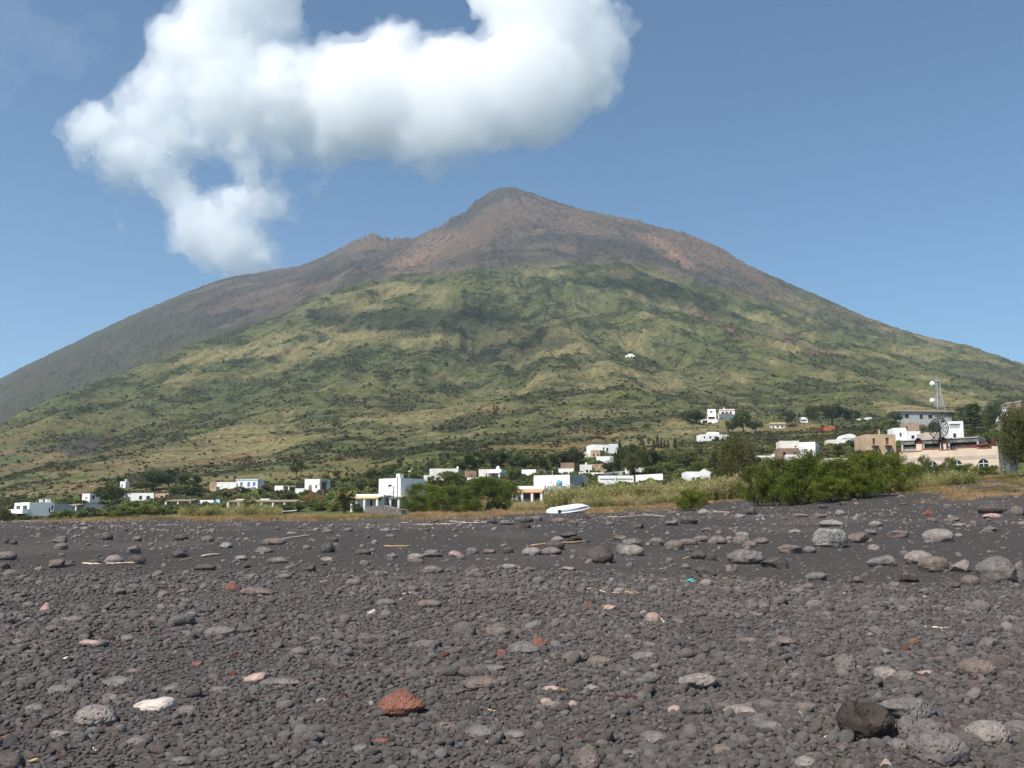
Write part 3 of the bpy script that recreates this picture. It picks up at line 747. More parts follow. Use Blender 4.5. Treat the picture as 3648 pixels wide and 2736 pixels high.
 (608,670,1955,1988,'d','angular','dark rough lump at left mid-beach near two pale canes'),
 (774,824,1935,1957,'s','angular','whitish speckled rock on left upper beach'),
 (440,494,1945,1974,'g','wedge','grey slanted stone with a pale end at left'),
 (186,234,1936,1961,'g','round','grey oval stone on the left bare sand'),
 (798,853,2078,2109,'r','angular','red-brown chunk at left, at the edge of the shingle'),
 (138,177,2149,2187,'k','peak','pink pointed stone standing up in the shingle at left'),
 (716,827,2232,2272,'g','round','large low grey hump in the shingle at left centre'),
 (836,907,2214,2262,'d','peak','dark grey boulder right of the large low grey hump'),
 (472,498,2058,2078,'d','round','small black stone alone on smooth sand at left'),
 (614,662,1902,1926,'d','round','dark boulder at the left crest of the beach, first of three'),
 (714,758,1906,1930,'g','round','grey boulder at the left crest of the beach, right of the dark one'),
 (28,56,1917,1936,'d','round','black stone at the far left edge of the beach'),
 (0,30,1911,1934,'d','slab','dark slab at the far left edge beside the black stone'),
 (176,230,1908,1932,'g','wedge','slanted grey slab near the left crest of the beach'),
 (462,603,2480,2532,'w','wedge','bright white smooth rock in the foreground shingle at left'),
 (249,394,2518,2599,'p','round','rounded grey boulder with granular surface left foreground'),
 (621,703,2513,2552,'g','pitted','grey speckled stone right of the bright white rock'),
 (353,470,2409,2449,'g','angular','grey block half sunk above the bright white rock'),
 (847,952,2386,2428,'k','wedge','pinkish white rock in the foreground, left of centre'),
 (145,245,2439,2476,'g','slab','grey flat slab in the left foreground shingle'),
 (76,150,2508,2542,'g','round','greyish brown oval stone at the left edge of the shingle'),
 (271,369,2277,2305,'k','slab','pale pinkish flat stone far up in the left shingle'),
 (568,652,2440,2472,'g','slab','grey flattish stone above and right of the bright white rock'),
 (740,822,2440,2470,'g','slab','grey flat stone between the bright white and the pinkish white rock'),
 (-30,68,2684,2745,'d','round','black stone in the bottom left corner'),
 (1335,1508,2462,2562,'r','peak','big rust red rock with a hump in the centre foreground'),
 (1644,1780,2412,2463,'b','pitted','tan-grey oblong boulder right of the big rust red rock'),
 (1370,1396,2476,2490,'w','round','small white pebble resting behind the big rust red rock'),
 (918,1062,2416,2450,'g','slab','long low grey stone left of centre in the shingle'),
 (1025,1095,2301,2334,'g','round','grey stone with a dark underside in the upper centre shingle'),
 (1696,1813,2369,2397,'g','slab','flat grey stone above the tan-grey oblong boulder'),
 (1770,1806,2318,2346,'r','angular','bright rust red stone near the large smooth grey one'),
 (1812,1921,2288,2338,'g','round','large smooth grey boulder with a dark red slab on its right'),
 (1886,1950,2276,2312,'r','slab','dark red-brown slab tilted against the large smooth grey boulder'),
 (2416,2560,2398,2466,'p','angular','large pale grey pentagonal boulder in the foreground right of centre'),
 (2247,2346,2322,2356,'g','round','smooth domed grey stone in the shingle right of centre'),
 (2053,2148,2664,2750,'b','peak','brown pointed rock cut by the bottom edge'),
 (2432,2543,2499,2558,'d','pitted','dark pitted rough rock right of a creamy small stone'),
 (2374,2436,2510,2540,'k','wedge','creamy pink stone touching the dark pitted rough rock'),
 (2580,2714,2509,2553,'p','slab','long pale grey rock with a maroon chip, right foreground'),
 (2535,2614,2654,2698,'b','round','smooth brownish stone lying diagonally near the bottom edge'),
 (2078,2146,2441,2470,'p','slab','pale blue-grey wedge stone left of a dried plant'),
 (1933,1994,2446,2470,'k','slab','pinkish flat stone beside an ochre tuft'),
 (1924,1966,2484,2510,'k','round','creamy pink rounded stone below the ochre tuft'),
 (2026,2060,2498,2526,'k','angular','creamy angular stone below the pale blue-grey wedge'),
 (2094,2190,2342,2380,'b','round','brownish grey low stone left of the smooth domed one'),
 (2006,2096,2322,2362,'b','round','brown-tinted low hump above the pinkish flat stone'),
 (1944,2004,2502,2530,'p','pitted','pale pitted oval stone below the creamy pink ones'),
 (3140,3367,2480,2574,'g','slab','largest flat-topped grey boulder, behind the hollow brown one at lower right'),
 (3014,3213,2506,2645,'o','hollow','dark brown boulder with a saddle-like hollow at lower right, deep shadow below'),
 (3205,3286,2554,2632,'g','round','smooth grey egg shaped stone right of the hollow brown boulder'),
 (3270,3378,2565,2644,'g','round','grey rounded boulder between the egg shaped stone and the pale oval one'),
 (3282,3465,2612,2736,'g','round','large grey oval boulder at the bottom edge, lower right'),
 (3468,3626,2572,2666,'p','round','pale grey oval boulder right of the large one at the bottom edge'),
 (3432,3563,2344,2417,'b','round','brown polished boulder at the right of the foreground shingle'),
 (3122,3208,2373,2421,'p','pitted','pale pitted stone leftmost of three in a row at right'),
 (3192,3278,2384,2428,'g','round','grey stone in the middle of three in a row at right'),
 (3274,3338,2390,2413,'k','slab','pinkish flat stone rightmost of three in a row at right'),
 (3238,3282,2277,2300,'r','angular','red scoria stone in the upper right shingle'),
 (2891,2981,2299,2344,'d','round','dark rounded rock in the right shingle'),
 (2728,2812,2301,2342,'d','slab','dark slab with deep shadow in the right shingle'),
 (2755,2841,2262,2300,'b','slab','reddish slab above the dark slab in the right shingle'),
 (2976,3060,2342,2392,'g','pitted','grey pitted hump below the dark rounded rock'),
 (2841,2915,2699,2745,'p','pitted','pale pitted stone at the bottom edge, right half'),
 (3175,3245,2640,2680,'g','round','grey pitted stone under the hollow brown boulder'),
 (3144,3184,2706,2745,'k','peak','pinkish pointed stone at the bottom edge below the hollow boulder'),
 (3116,3180,2302,2330,'g','round','grey rounded stone left of the red scoria stone'),
]
for s_ in STL: stone(*s_)
n_hand = len(STL)
# ---- further middling stones that nothing tells apart, by tone and place
ZLAB = {('sand', 'g'): 'plain grey stone lying scattered on the black sand bank', ('sand', 'd'): 'plain dark stone lying scattered on the black sand bank', ('sand', 'p'): 'small pale stone lying scattered on the black sand bank', ('sand', 'b'): 'small brownish stone lying scattered on the black sand bank',
        ('shingle', 'g'): 'ordinary grey lava stone bedded in the grey shingle', ('shingle', 'b'): 'ordinary brownish lava stone bedded in the grey shingle', ('shingle', 'p'): 'small whitish stone bedded in the grey shingle', ('shingle', 'r'): 'small rusty stone bedded in the grey shingle'}
boxes = [(s_[0], s_[1], s_[2], s_[3]) for s_ in STL]
def free(x0, x1, y0, y1, m=4):
    return not any(x0 - m < b_[1] and x1 + m > b_[0] and y0 - m < b_[3] and y1 + m > b_[2] for b_ in boxes)
cnt = 0; tries = 0
while cnt < 76 and tries < 4000:
    tries += 1
    px = rnd.uniform(0, 3640)
    crest = float(np.interp(px, [0, 900, 1824, 2300, 2736, 3100, 3648], [1868, 1864, 1850, 1838, 1815, 1790, 1775]))
    row = crest + (2075 - crest) * rnd.random() ** 1.7
    sc_ = 12 + (row - crest) * .13
    w_ = sc_ * rnd.uniform(1.1, 2.6); h_ = w_ * rnd.uniform(.3, .55)
    if not free(px - w_ / 2, px + w_ / 2, row - h_, row): continue
    c = rnd.choice('ggggdddpb')
    boxes.append((px - w_ / 2, px + w_ / 2, row - h_, row))
    stone(px - w_ / 2, px + w_ / 2, row - h_, row, c, rnd.choice(['round', 'slab', 'angular', 'pitted']), ZLAB[('sand', c)], group=CN[c] + ' stones scattered on the black sand'); cnt += 1
cnt = 0; tries = 0
while cnt < 44 and tries < 4000:
    tries += 1
    px = rnd.uniform(0, 3640); row = 2110 + 620 * rnd.random() ** .9
    w_ = (24 + (row - 2100) * .075) * rnd.uniform(.9, 1.9); h_ = w_ * rnd.uniform(.34, .55)
    c = rnd.choice('gggggggbbpr')
    if c in 'pr': w_ *= .62; h_ *= .62
    if not free(px - w_ / 2, px + w_ / 2, row - h_, row): continue
    boxes.append((px - w_ / 2, px + w_ / 2, row - h_, row))
    stone(px - w_ / 2, px + w_ / 2, row - h_, row, 'w' if c == 'p' and rnd.random() < .35 else c, rnd.choice(['round', 'round', 'slab', 'pitted', 'angular']), ZLAB[('shingle', c)], group={'g': 'grey', 'b': 'brownish', 'p': 'small whitish', 'r': 'small rusty'}[c] + ' stones bedded in the shingle'); cnt += 1
# ---- shingle: nobody could count it
srcs = []
for i in range(22):
    v, f = rock_shape(2 if i >= 9 else 3, ['round', 'round', 'pitted', 'round', 'round', 'pitted', 'angular'][i % 7], 300 + i)
    srcs.append(mesh_np('pebble_source', v * np.array((1, .84, .70)), f, M['pebble'], None, True))
def tone(n, r):
    t = r.random(n); base = np.array((.212, .192, .182))
    c = base[None, :] * np.exp(r.normal(0, .2, n))[:, None]
    c[t < .30] *= np.array((1.05, .96, .92)); c[t < .08] = np.array((.165, .130, .115)) * np.exp(r.normal(0, .2, (c[t < .08].shape[0], 1)))
    c[t > .955] = np.array((.27, .25, .235)); c[t > .988] = np.array((.36, .29, .255)); c[t > .9960] = np.array((.22, .085, .055)); c[t > .9982] = np.array((.55, .50, .46))
    return c
sa_ = np.array(STONES)
def clear(X, Y, rad):
    ok = np.ones(len(X), bool)
    for (a_, b_, ra, rb) in STONES:
        ok &= ((X - a_) / (ra * .86)) ** 2 + ((Y - b_) / (rb * .84)) ** 2 > 1
    return ok
PP = []; RR = []; SS = []
def add_peb(X, Y, s, lift=.25, z0=None):
    n = len(X); z = beach_z(X, Y) + EZ
    PP.append(np.c_[X, Y, z + s * lift]); RR.append(np.c_[rng.normal(0, .35, n), rng.normal(0, .35, n), rng.random(n) * 6.283])
    SS.append(np.c_[s * rng.uniform(.85, 1.35, n), s * rng.uniform(.8, 1.15, n), s * rng.uniform(.75, 1.15, n)])
def region(n, Y0, Y1, smin, mean, sig):
    t = rng.random(n); Y = np.sqrt(Y0 * Y0 + t * (Y1 * Y1 - Y0 * Y0))
    X = (rng.random(n) - .5) * 2 * (Y * .60 + .5)
    s = np.maximum(smin, mean * np.exp(rng.normal(0, sig, n) + .38 * fbm(X / 2.6, Y / 1.5, 3, 190)))
    return X, Y, s
# bottom layer of small ones, then bigger ones on top
for (n, Y0, Y1, s0, me_, sg) in ((30000, 4.6, 8.2, .010, .0165, .30), (34000, 8.2, 13, .013, .020, .30), (36000, 13, 20.5, .016, .024, .30), (6500, 4.6, 10, .021, .029, .28), (8500, 10, 19.5, .026, .036, .30), (700, 4.6, 11, .04, .050, .28), (800, 11, 20, .045, .056, .28)):
    X, Y, s = region(n, Y0, Y1, s0, me_, sg)
    lim = 18.5 - 1.8 * sm(-1.6, 7.5, X) + 1.3 * fbm(X / 4, Y / 5, 3, 145)
    k = (Y < lim + rng.normal(0, 1.0, n)) & clear(X, Y, s)
    if me_ < .027: k &= rng.random(n) < np.clip(.9 + .9 * fbm(X / 1.3, Y / .9, 3, 195), .15, 1)
    if me_ > .027: k &= rng.random(n) < np.clip(.5 + 1.5 * fbm(X / 2.2, Y / 2.2, 3, 180) + .3 * sm(-2, 4, X), .12, 1)
    add_peb(X[k], Y[k], s[k], .35)
# the thin litter of pebbles on the sand
n = 22000; t = rng.random(n); Y = 15 * (66 / 15.) ** t; X = (rng.random(n) - .5) * 2 * (Y * .6 + .5)
px_ = u_of(X, Y); dn = .30 + .9 * fbm(X / 6, Y / 9, 3, 170)
band = np.exp(-((Y - np.interp(px_, [0, 1000, 1900, 2600, 3648], [56, 55, 50, 44, 40])) / 7.) ** 2) * .9 + 1.0 * np.exp(-((Y - 18) / 3.) ** 2) + .55 * (px_ < 900) * (Y > 30)
k = (rng.random(n) < .22 + .5 * np.clip(dn, 0, 1) * .5 + band) & clear(X, Y, np.full(n, .03)) & (grass_amount(px_, Y, X) < .4)
X, Y = X[k], Y[k]; s = .010 * np.exp(np.abs(rng.normal(0, .75, len(X)))) * (Y / 16.) ** .62
add_peb(X, Y, np.minimum(s, .13), .12)
PP = np.concatenate(PP); RR = np.concatenate(RR); SS = np.concatenate(SS)
TT = tone(len(PP), rng)
TT[PP[:, 1] > 21] *= 1.15
scatter('shingle', PP, RR, SS, np.where(SS[:, 0] > .034, rng.integers(0, 9, len(PP)), rng.integers(0, 22, len(PP))), TT, srcs, 'dense grey lava pebbles covering the lower beach')
# ---- driftwood and litter
def stick(pts, rad, label, mat='stick', name='driftwood_stick', cat='driftwood', group=None):
    w3 = []
    for (px, row) in pts:
        g = hit(px, row); w3.append(g + Vector((0, 0, rad * .8)))
    o0 = w3[0]; q = []
    for i in range(len(w3) - 1):
        for t in np.linspace(0, 1, 5)[: 5 if i == len(w3) - 2 else 4]:
            q.append(w3[i].lerp(w3[i + 1], float(t)) - o0 + Vector((0, rnd.uniform(-1, 1) * rad * .6, rnd.uniform(-.2, .5) * rad)))
    rr_ = [rad * (.65 + .35 * math.sin(math.pi * (i + .6) / (len(q) + .4))) * rnd.uniform(.9, 1.1) for i in range(len(q))]
    tag(MB().tube(q, rr_, 7).build(name, M[mat], None, o0, True), label, cat, group)
stick([(294, 2015), (358, 2018)], .022, 'left half of a broken pale cane lying on the left sand')
stick([(380, 2017), (420, 2016), (510, 2013)], .022, 'right half of a broken pale cane on the left sand, longer piece')
stick([(718, 1985), (786, 1978)], .03, 'straight bleached plank-like stick on left mid-beach')
stick([(640, 2001), (690, 1990)], .014, 'thin orange twig left of the bleached plank-like stick', 'cane')
stick([(126, 2031), (146, 2025)], .018, 'short pale stick below the brown angular rock')
stick([(1004, 1921), (1060, 1916), (1108, 1911)], .028, 'long pale branch beside the smooth brownish boulder')
stick([(1368, 1946), (1390, 1948), (1462, 1948)], .02, 'straight pinkish cane on bare sand left of centre', 'cane')
stick([(1140, 2074), (1166, 2071)], .014, 'short white stick left of the grey rounded border rock')
stick([(1430, 2127), (1470, 2126)], .016, 'pale stick right of the dark round rock')
stick([(1500, 2064), (1508, 2072)], .010, 'tiny white stick pointing towards the sea')
stick([(1892, 1950), (1990, 1943), (2050, 1938), (2102, 1925)], .03, 'long orange driftwood branch behind the cluster of three boulders', 'cane')
stick([(2082, 2094), (2118, 2099), (2156, 2109)], .015, 'curved pinkish white branch above the shingle')
stick([(2180, 2114), (2230, 2112), (2300, 2117)], .012, 'yellow cane stalk with frayed end lying on the sand', 'cane')
stick([(2376, 1966), (2416, 1965)], .014, 'thin white stick below the rounded brownish grey boulder')
stick([(2436, 1994), (2464, 1988)], .018, 'short peach coloured stick left of the dark crumbly rock', 'cane')
stick([(2558, 2063), (2592, 2060)], .014, 'short orange stick right of the teal plastic', 'cane')
stick([(2350, 2208), (2368, 2222)], .014, 'stubby white stick beside the pinkish round stone')
stick([(3292, 2240), (3350, 2242), (3390, 2241)], .014, 'flat pale plank splinter in the right shingle')
stick([(1972, 2086), (2002, 2093)], .014, 'pale weathered stick right below the dark pointed stone')
stick([(3172, 1823), (3196, 1823)], .015, 'short tan stick high on the right beach', 'cane')
stick([(2370, 1853), (2300, 1849), (2210, 1853)], .02, 'long pinkish driftwood pole on the upper sand right of the boat')
stick([(314, 2654), (342, 2682)], .007, 'bright white splinter in the bottom left shingle')
stick([(66, 2730), (138, 2718)], .013, 'pinkish round stick in the bottom left corner', 'cane')
stick([(1718, 2532), (1764, 2540)], .006, 'thin straw coloured stem right of the big rust red rock', 'cane')
stick([(2198, 2424), (2212, 2448)], .006, 'thin tan twig standing near the dried plant', 'cane')
for i, (xa, ya, xb, yb) in enumerate(((1540, 1860, 1610, 1864), (1560, 1866, 1700, 1862), (1600, 1856, 1660, 1858), (1640, 1862, 1735, 1864), (1690, 1858, 1730, 1855), (1430, 1858, 1470, 1856), (1480, 1864, 1540, 1866), (1320, 1868, 1338, 1862), (2160, 1848, 2200, 1851), (2540, 1834, 2600, 1836))):
    stick([(xa, ya), ((xa + xb) / 2, (ya + yb) / 2 + rnd.uniform(-1.5, 1.5)), (xb, yb)], .022, 'thin bleached driftwood branch in the tangled line at the top of the beach', group='driftwood along the upper beach')
o0 = hit(2434, 2081)
b_ = MB(); pp_ = [(0, 0, .01), (.07, .02, .035), (.14, .0, .02), (.12, .05, .05), (.05, .06, .03), (.18, .03, .012)]
for i in range(4): b_.box(Vector(pp_[i]) , Vector((.085, .02, .012)), Vector((-.01, .045, .01)), Vector((0, 0, .006)))
tag(b_.build('plastic_scrap', M['tealbag'], None, o0), 'scrap of teal plastic on the dark sand', 'litter')
def weed(px, row, r_, mat, label, n=60):
    o0 = hit(px, row); b_ = MB()
    for i in range(n):
        a = rnd.random() * 6.28; d = rnd.random() * r_; p = Vector((math.cos(a) * d, math.sin(a) * d * .7, .004)); q = p + Vector((rnd.uniform(-1, 1), rnd.uniform(-1, 1), rnd.uniform(.1, .9))) * r_ * .55
        b_.tube([p, (p + q) / 2 + Vector((0, 0, r_ * .12)), q], [.003, .0035, .0015], 4)
    tag(b_.build('dry_weed', M[mat], None, o0), label, 'seaweed')
weed(1998, 2470, .045, 'weed', 'ochre tuft of dried seaweed beside the pinkish flat stone', 160)
weed(2225, 2506, .09, 'redweed', 'clump of dark red dried weed in the right-centre shingle', 200)
weed(2170, 2494, .05, 'stick', 'curled bleached dried plant beside the dark red weed', 14)
weed(2382, 2110, .06, 'weed', 'small orange-brown dried weed on the sand', 50)
# ================================================================== plants
def leaves(c, L, W, tint, r, up=None, droop=0.):
    """diamond leaves at centres c; returns verts, faces, tint per vertex"""
    n = len(c)
    d = r.normal(size=(n, 3))
    if up is not None: d = d * .6 + up
    d /= np.linalg.norm(d, axis=1)[:, None]; d[:, 2] -= droop
    e = r.normal(size=(n, 3)); e -= d * (e * d).sum(1)[:, None] / (d * d).sum(1)[:, None]; e /= np.linalg.norm(e, axis=1)[:, None]
    L = (L * r.uniform(.7, 1.3, n))[:, None]; W = (W * r.uniform(.7, 1.3, n))[:, None]
    v = np.stack([c - d * L / 2, c + e * W / 2, c + d * L / 2, c - e * W / 2], 1).reshape(-1, 3)
    f = np.arange(4 * n).reshape(n, 4)
    return v, f, np.repeat(tint, 4, 0)
def tint_of(n, r, k=1., s=.18, warm=0.):
    t = k * np.exp(r.normal(0, s, n)); return np.c_[t * (1 + warm), t, t * (1 - warm)]
def join(parts):
    V = []; Q = []; T = []; o = 0
    for v, f, t in parts: V.append(v); Q.append(f + o); T.append(t); o += len(v)
    return np.concatenate(V), np.concatenate(Q), np.concatenate(T)
def blob_crown(seed, nb, cz, R3, rb, nl, L, W, low=0., fill=.55, squash=.85):
    r = np.random.default_rng(seed); out = []; cs = []
    for i in range(nb):
        for _ in range(50):
            p = r.uniform(-1, 1, 3); q = np.linalg.norm(p)
            if fill < q < 1: break
        p = p * np.array(R3) + np.array((0, 0, cz))
        rad = rb * r.uniform(.65, 1.3); cs.append(p)
        d = r.normal(size=(nl, 3)); d /= np.linalg.norm(d, axis=1)[:, None]
        c = p + d * (rad * r.random(nl) ** .35)[:, None] * np.array((1, 1, squash))
        k = r.uniform(.72, 1.3)
        out.append(leaves(c, L, W, tint_of(nl, r, k, .2, r.uniform(-.06, .12)), r))
    return join(out), np.array(cs)
def trunk_mb(cs, top, r0, seed, n=5, base=-.06):
    q = random.Random(seed); b = MB(); k = Vector((q.uniform(-.04, .04), q.uniform(-.04, .04), top))
    b.tube([Vector((0, 0, base)), Vector((q.uniform(-.015, .015), 0, top * .5)), k], [r0, r0 * .75, r0 * .6], 8)
    idx = list(range(len(cs))); q.shuffle(idx)
    for i in idx[:n]:
        c = Vector(cs[i]); m_ = k.lerp(c, .5) + Vector((0, 0, -.03))
        b.tube([k - Vector((0, 0, .03)), m_, c], [r0 * .5, r0 * .3, r0 * .1], 6)
    return b
PROTO = {}
def mk(kind, crown, mb, leaf='leaf_mid', cname='crown'):
    (V_, Q_, T_) = crown
    me = mesh_np(kind + '_' + cname, V_, Q_, M[leaf], {'tint': ('FLOAT_COLOR', T_)})
    tm = None
    if mb:
        tm = bpy.data.meshes.new(kind + '_trunk'); tm.from_pydata(mb.v, [], mb.f); tm.materials.append(M['bark'])
    PROTO.setdefault(kind, []).append((me, tm, cname))
for i in range(3):
    c, cs = blob_crown(10 + i, 26, .58, (.38, .38, .30), .15, 130, .052, .034); mk('broad', c, trunk_mb(cs, .32, .035, i), 'leaf_dark')
    c, cs = blob_crown(20 + i, 24, .56, (.40, .38, .32), .14, 130, .050, .032); mk('green', c, trunk_mb(cs, .28, .03, i), 'leaf_mid')
    c, cs = blob_crown(30 + i, 20, .40, (.40, .36, .30), .16, 120, .06, .045); mk('bush', c, trunk_mb(cs, .15, .03, i), 'leaf_mid')
    c, cs = blob_crown(35 + i, 20, .40, (.40, .36, .30), .16, 120, .06, .045); mk('lime', c, trunk_mb(cs, .15, .03, i), 'leaf_lime')
    c, cs = blob_crown(38 + i, 20, .40, (.40, .36, .30), .15, 100, .05, .03); mk('dry', c, trunk_mb(cs, .15, .03, i), 'leaf_dry')
for i in range(2):
    c, cs = blob_crown(40 + i, 40, .55, (.36, .34, .40), .12, 260, .036, .014, fill=.3, squash=1.15); mk('euc', c, trunk_mb(cs, .35, .028, i, 9), 'leaf_euc')
    c, cs = blob_crown(50 + i, 26, .76, (.44, .42, .15), .12, 170, .040, .012, squash=.6); mk('pine', c, trunk_mb(cs, .62, .03, i, 8), 'leaf_dark')
    r = np.random.default_rng(60 + i); n = 2200; t = r.random(n) ** .8; a = r.random(n) * 6.283; rad = .5 * np.sin(np.clip(t * 1.05 + .05, 0, 1) * np.pi) ** .7 * (1 - .55 * t) * r.random(n) ** .3
    mk('cypress', leaves(np.c_[np.cos(a) * rad, np.sin(a) * rad, .03 + .97 * t], .06, .03, tint_of(n, r, 1, .3), r, np.array((0, 0, 1.2))), trunk_mb([], .2, .05, i, 0), 'leaf_cyp')
    # tiered cedar
    out = []; r = np.random.default_rng(70 + i); cs = []
    for t_ in np.linspace(.22, .97, 11):
        for k in range(7):
            a = r.random() * 6.283; ln = (.52 * (1.05 - t_) + .05) * r.uniform(.7, 1.15)
            s_ = r.random(90) ** .7; z = t_ - .04 + .07 * s_ ** 2
            c = np.c_[np.cos(a) * ln * s_, np.sin(a) * ln * s_, z] + r.normal(0, .016, (90, 3)) * np.array((1.5, 1.5, .7))
            out.append(leaves(c, .045, .016, tint_of(90, r, r.uniform(.75, 1.2), .2), r))
    mk('cedar', join(out), trunk_mb([], .95, .022, i, 0), 'leaf_dark')
# tamarisk: rounded feathery plumes from the ground up
for i in range(4):
    r = np.random.default_rng(80 + i); out = []; cs = []
    for k in range(88):
        a = r.random() * 6.283; q_ = r.random() ** .55; z = r.uniform(.06, 1) ** .8
        rad = q_ * .46 * math.sqrt(max(.05, 1 - (max(0, z - .35) / .72) ** 2)); p = np.array((math.cos(a) * rad, math.sin(a) * rad, z * .88)); cs.append(p)
        n = 150; rb = r.uniform(.06, .125); d = r.normal(size=(n, 3)); d /= np.linalg.norm(d, axis=1)[:, None]
        c = p + d * (rb * r.random(n) ** .4)[:, None] * np.array((1, 1, 1.25)) + np.array((math.cos(a), math.sin(a), .6)) * (r.random(n) ** 2 * .05)[:, None]
        out.append(leaves(c, .045, .010, tint_of(n, r, r.uniform(.55, 1.5), .2, r.uniform(-.04, .14)), r, d * .7 + np.array((0, 0, .5))))
    v, f, t = join(out); v[:, 2] = np.where(v[:, 2] < .0, .02 * r.random(len(v)), v[:, 2]); v /= np.array((1.0, 1.0, np.percentile(v[:, 2], 99.5)))
    mk('tamarisk', (v, f, t), trunk_mb([c for c in cs if c[2] < .6], .12, .028, i, 4), 'leaf_tam')
# palms
def palm(kind, seed, nf, ln, top, tr, up, leafn=26, fan=False, skirt=0):
    r = np.random.default_rng(seed); out = []
    for k in range(nf + skirt):
        a = k * 2.399 + r.random() * .3; e = up * (1 - k / nf) ** .8 - .25 + r.normal(0, .1) if k < nf else -1.1 + r.normal(0, .1)
        s = np.linspace(.12, 1, leafn); L_ = ln * r.uniform(.85, 1.1) * (1 if k < nf else .7)
        hx = L_ * s * math.cos(e); z = top + L_ * (s * math.sin(e) - .55 * s ** 2.2 * (.5 + .5 * math.cos(e)))
        px_ = np.c_[np.cos(a) * hx, np.sin(a) * hx, z]; side = np.array((-math.sin(a), math.cos(a), 0)); fw = np.array((math.cos(a), math.sin(a), .0))
        w = ln * (.24 * np.sin(np.clip(s * 1.08, 0, 1) * np.pi) ** .6 + .03)
        tn = np.array((1, 1, 1.)) * r.uniform(.7, 1.25) if k < nf else np.array((1.4, .95, .7))
        for sg in (-1, 1):
            tip = px_ + sg * side * w[:, None] + fw * (w * .7)[:, None] + np.array((0, 0, -.25)) * w[:, None]
            hw = fw * ln * .020
            v = np.stack([px_ - hw, px_ + hw, tip + hw * .2, tip - hw * .2], 1).reshape(-1, 3)
            out.append((v, np.arange(len(v)).reshape(-1, 4), np.repeat(tn[None, :] * r.uniform(.8, 1.2, (leafn, 1)), 4, 0)))
    b = MB(); b.tube([(0, 0, -.05), (.01, 0, top * .5), (0, 0, top)], [tr * 1.15, tr, tr * 1.1], 10)
    mk(kind, join(out), b, 'leaf_palm')
palm('datepalm', 90, 46, .56, .42, .055, 1.5); palm('datepalm', 91, 40, .55, .40, .05, 1.45); palm('fanpalm', 92, 34, .30, .68, .085, 1.5, 18, skirt=26); palm('lowpalm', 93, 36, .58, .14, .07, 1.35); palm('lowpalm', 94, 30, .56, .12, .07, 1.3)
NTREE = 0
def tree(kind, px, base, top, w, label, name=None, cat=None, group=None, Y=None, leaf=None, v=None):
    """one plant: photo column, ground row, top row, crown width in photo pixels"""
    global NTREE; NTREE += 1
    g = hit(px, base) if Y is None else ground_at(px, Y)
    if Y is not None: base_z = g.z
    k = g.y / F
    h = P(px, top, g.y).z - g.z
    W = w * k
    pr = PROTO[kind]; (me, tm, cn) = pr[(NTREE if v is None else v) % len(pr)]
    shrub = kind in ('tamarisk', 'bush', 'lime', 'dry')
    nm = name or {'cypress': 'cypress_tree', 'pine': 'pine_tree', 'cedar': 'conifer_tree', 'euc': 'eucalyptus_tree', 'tamarisk': 'tamarisk_bush', 'datepalm': 'palm_tree', 'fanpalm': 'palm_tree', 'lowpalm': 'palm_tree'}.get(kind, 'bush' if shrub else 'leafy_tree')
    t = thing(nm, label, cat or ('bush' if shrub else 'palm' if 'palm' in kind else 'tree'), g, rnd.random() * 6.28, group)
    wx = W / .98
    t.scale = (wx, wx, max(.3, h) / 1.0)
    cr = link('crown' if not ('palm' in kind) else 'fronds', me, t)
    if leaf:
        cr.data = cr.data.copy(); cr.data.materials.clear(); cr.data.materials.append(M[leaf])
    if tm: link('trunk' if not shrub else 'stem', tm, t)
    return t
T = tree
# tamarisks at the head of the beach
T('tamarisk', 1515, 1832, 1722, 185, 'low left end of the tamarisk thicket in front of the white cube house')
T('tamarisk', 1480, 1834, 1765, 110, 'small tamarisk at the far left foot of the thicket by the stone wall')
T('tamarisk', 1620, 1830, 1728, 180, 'tamarisk in the left middle of the thicket before the brown house')
T('tamarisk', 1730, 1828, 1698, 190, 'tallest tamarisk of the centre thicket, in front of the white terrace house')
T('tamarisk', 1800, 1824, 1712, 130, 'right end of the centre tamarisk thicket beside the tiled porch')
T('tamarisk', 1672, 1834, 1778, 120, 'low front tamarisk bulging towards the dry grass in the centre thicket')
T('tamarisk', 2465, 1826, 1744, 120, 'small bush standing alone on the dark sand', 'lone_bush')
T('tamarisk', 2438, 1824, 1768, 60, 'low side tuft left of the lone small bush')
T('tamarisk', 2700, 1795, 1660, 150, 'left end of the big right tamarisk thicket, dropping to the sand')
T('tamarisk', 2775, 1793, 1632, 190, 'big tamarisk below the small white garden house, right thicket')
T('tamarisk', 2880, 1790, 1608, 200, 'tall tamarisk in the middle of the right thicket under the brown and white house')
T('tamarisk', 2985, 1784, 1632, 190, 'tamarisk right of the middle of the right thicket')
T('tamarisk', 3080, 1772, 1612, 190, 'tamarisk of the right thicket below the beige house')
T('tamarisk', 3175, 1752, 1618, 170, 'tamarisk at the right end of the thicket below the beige house corner')
T('tamarisk', 2830, 1796, 1700, 150, 'low front tamarisk spilling onto the sand in the right thicket')
T('tamarisk', 2960, 1792, 1698, 160, 'low front tamarisk with a brownish base in the right thicket')
T('tamarisk', 3050, 1780, 1690, 140, 'low front tamarisk at the foot of the right thicket near the grassy dune')
T('tamarisk', 3235, 1738, 1648, 120, 'tamarisk left of the arches of the cream building')
T('tamarisk', 3296, 1722, 1622, 56, 'slim upright bush before the second arch of the cream building', Y=118)
T('tamarisk', 3388, 1716, 1630, 58, 'slim upright bush before the third arch of the cream building', Y=118)
T('tamarisk', 3345, 1716, 1655, 70, 'low bush between the two slim upright bushes', Y=118)
T('tamarisk', 3455, 1706, 1652, 90, 'rounded bush below the fourth arch of the cream building', Y=118)
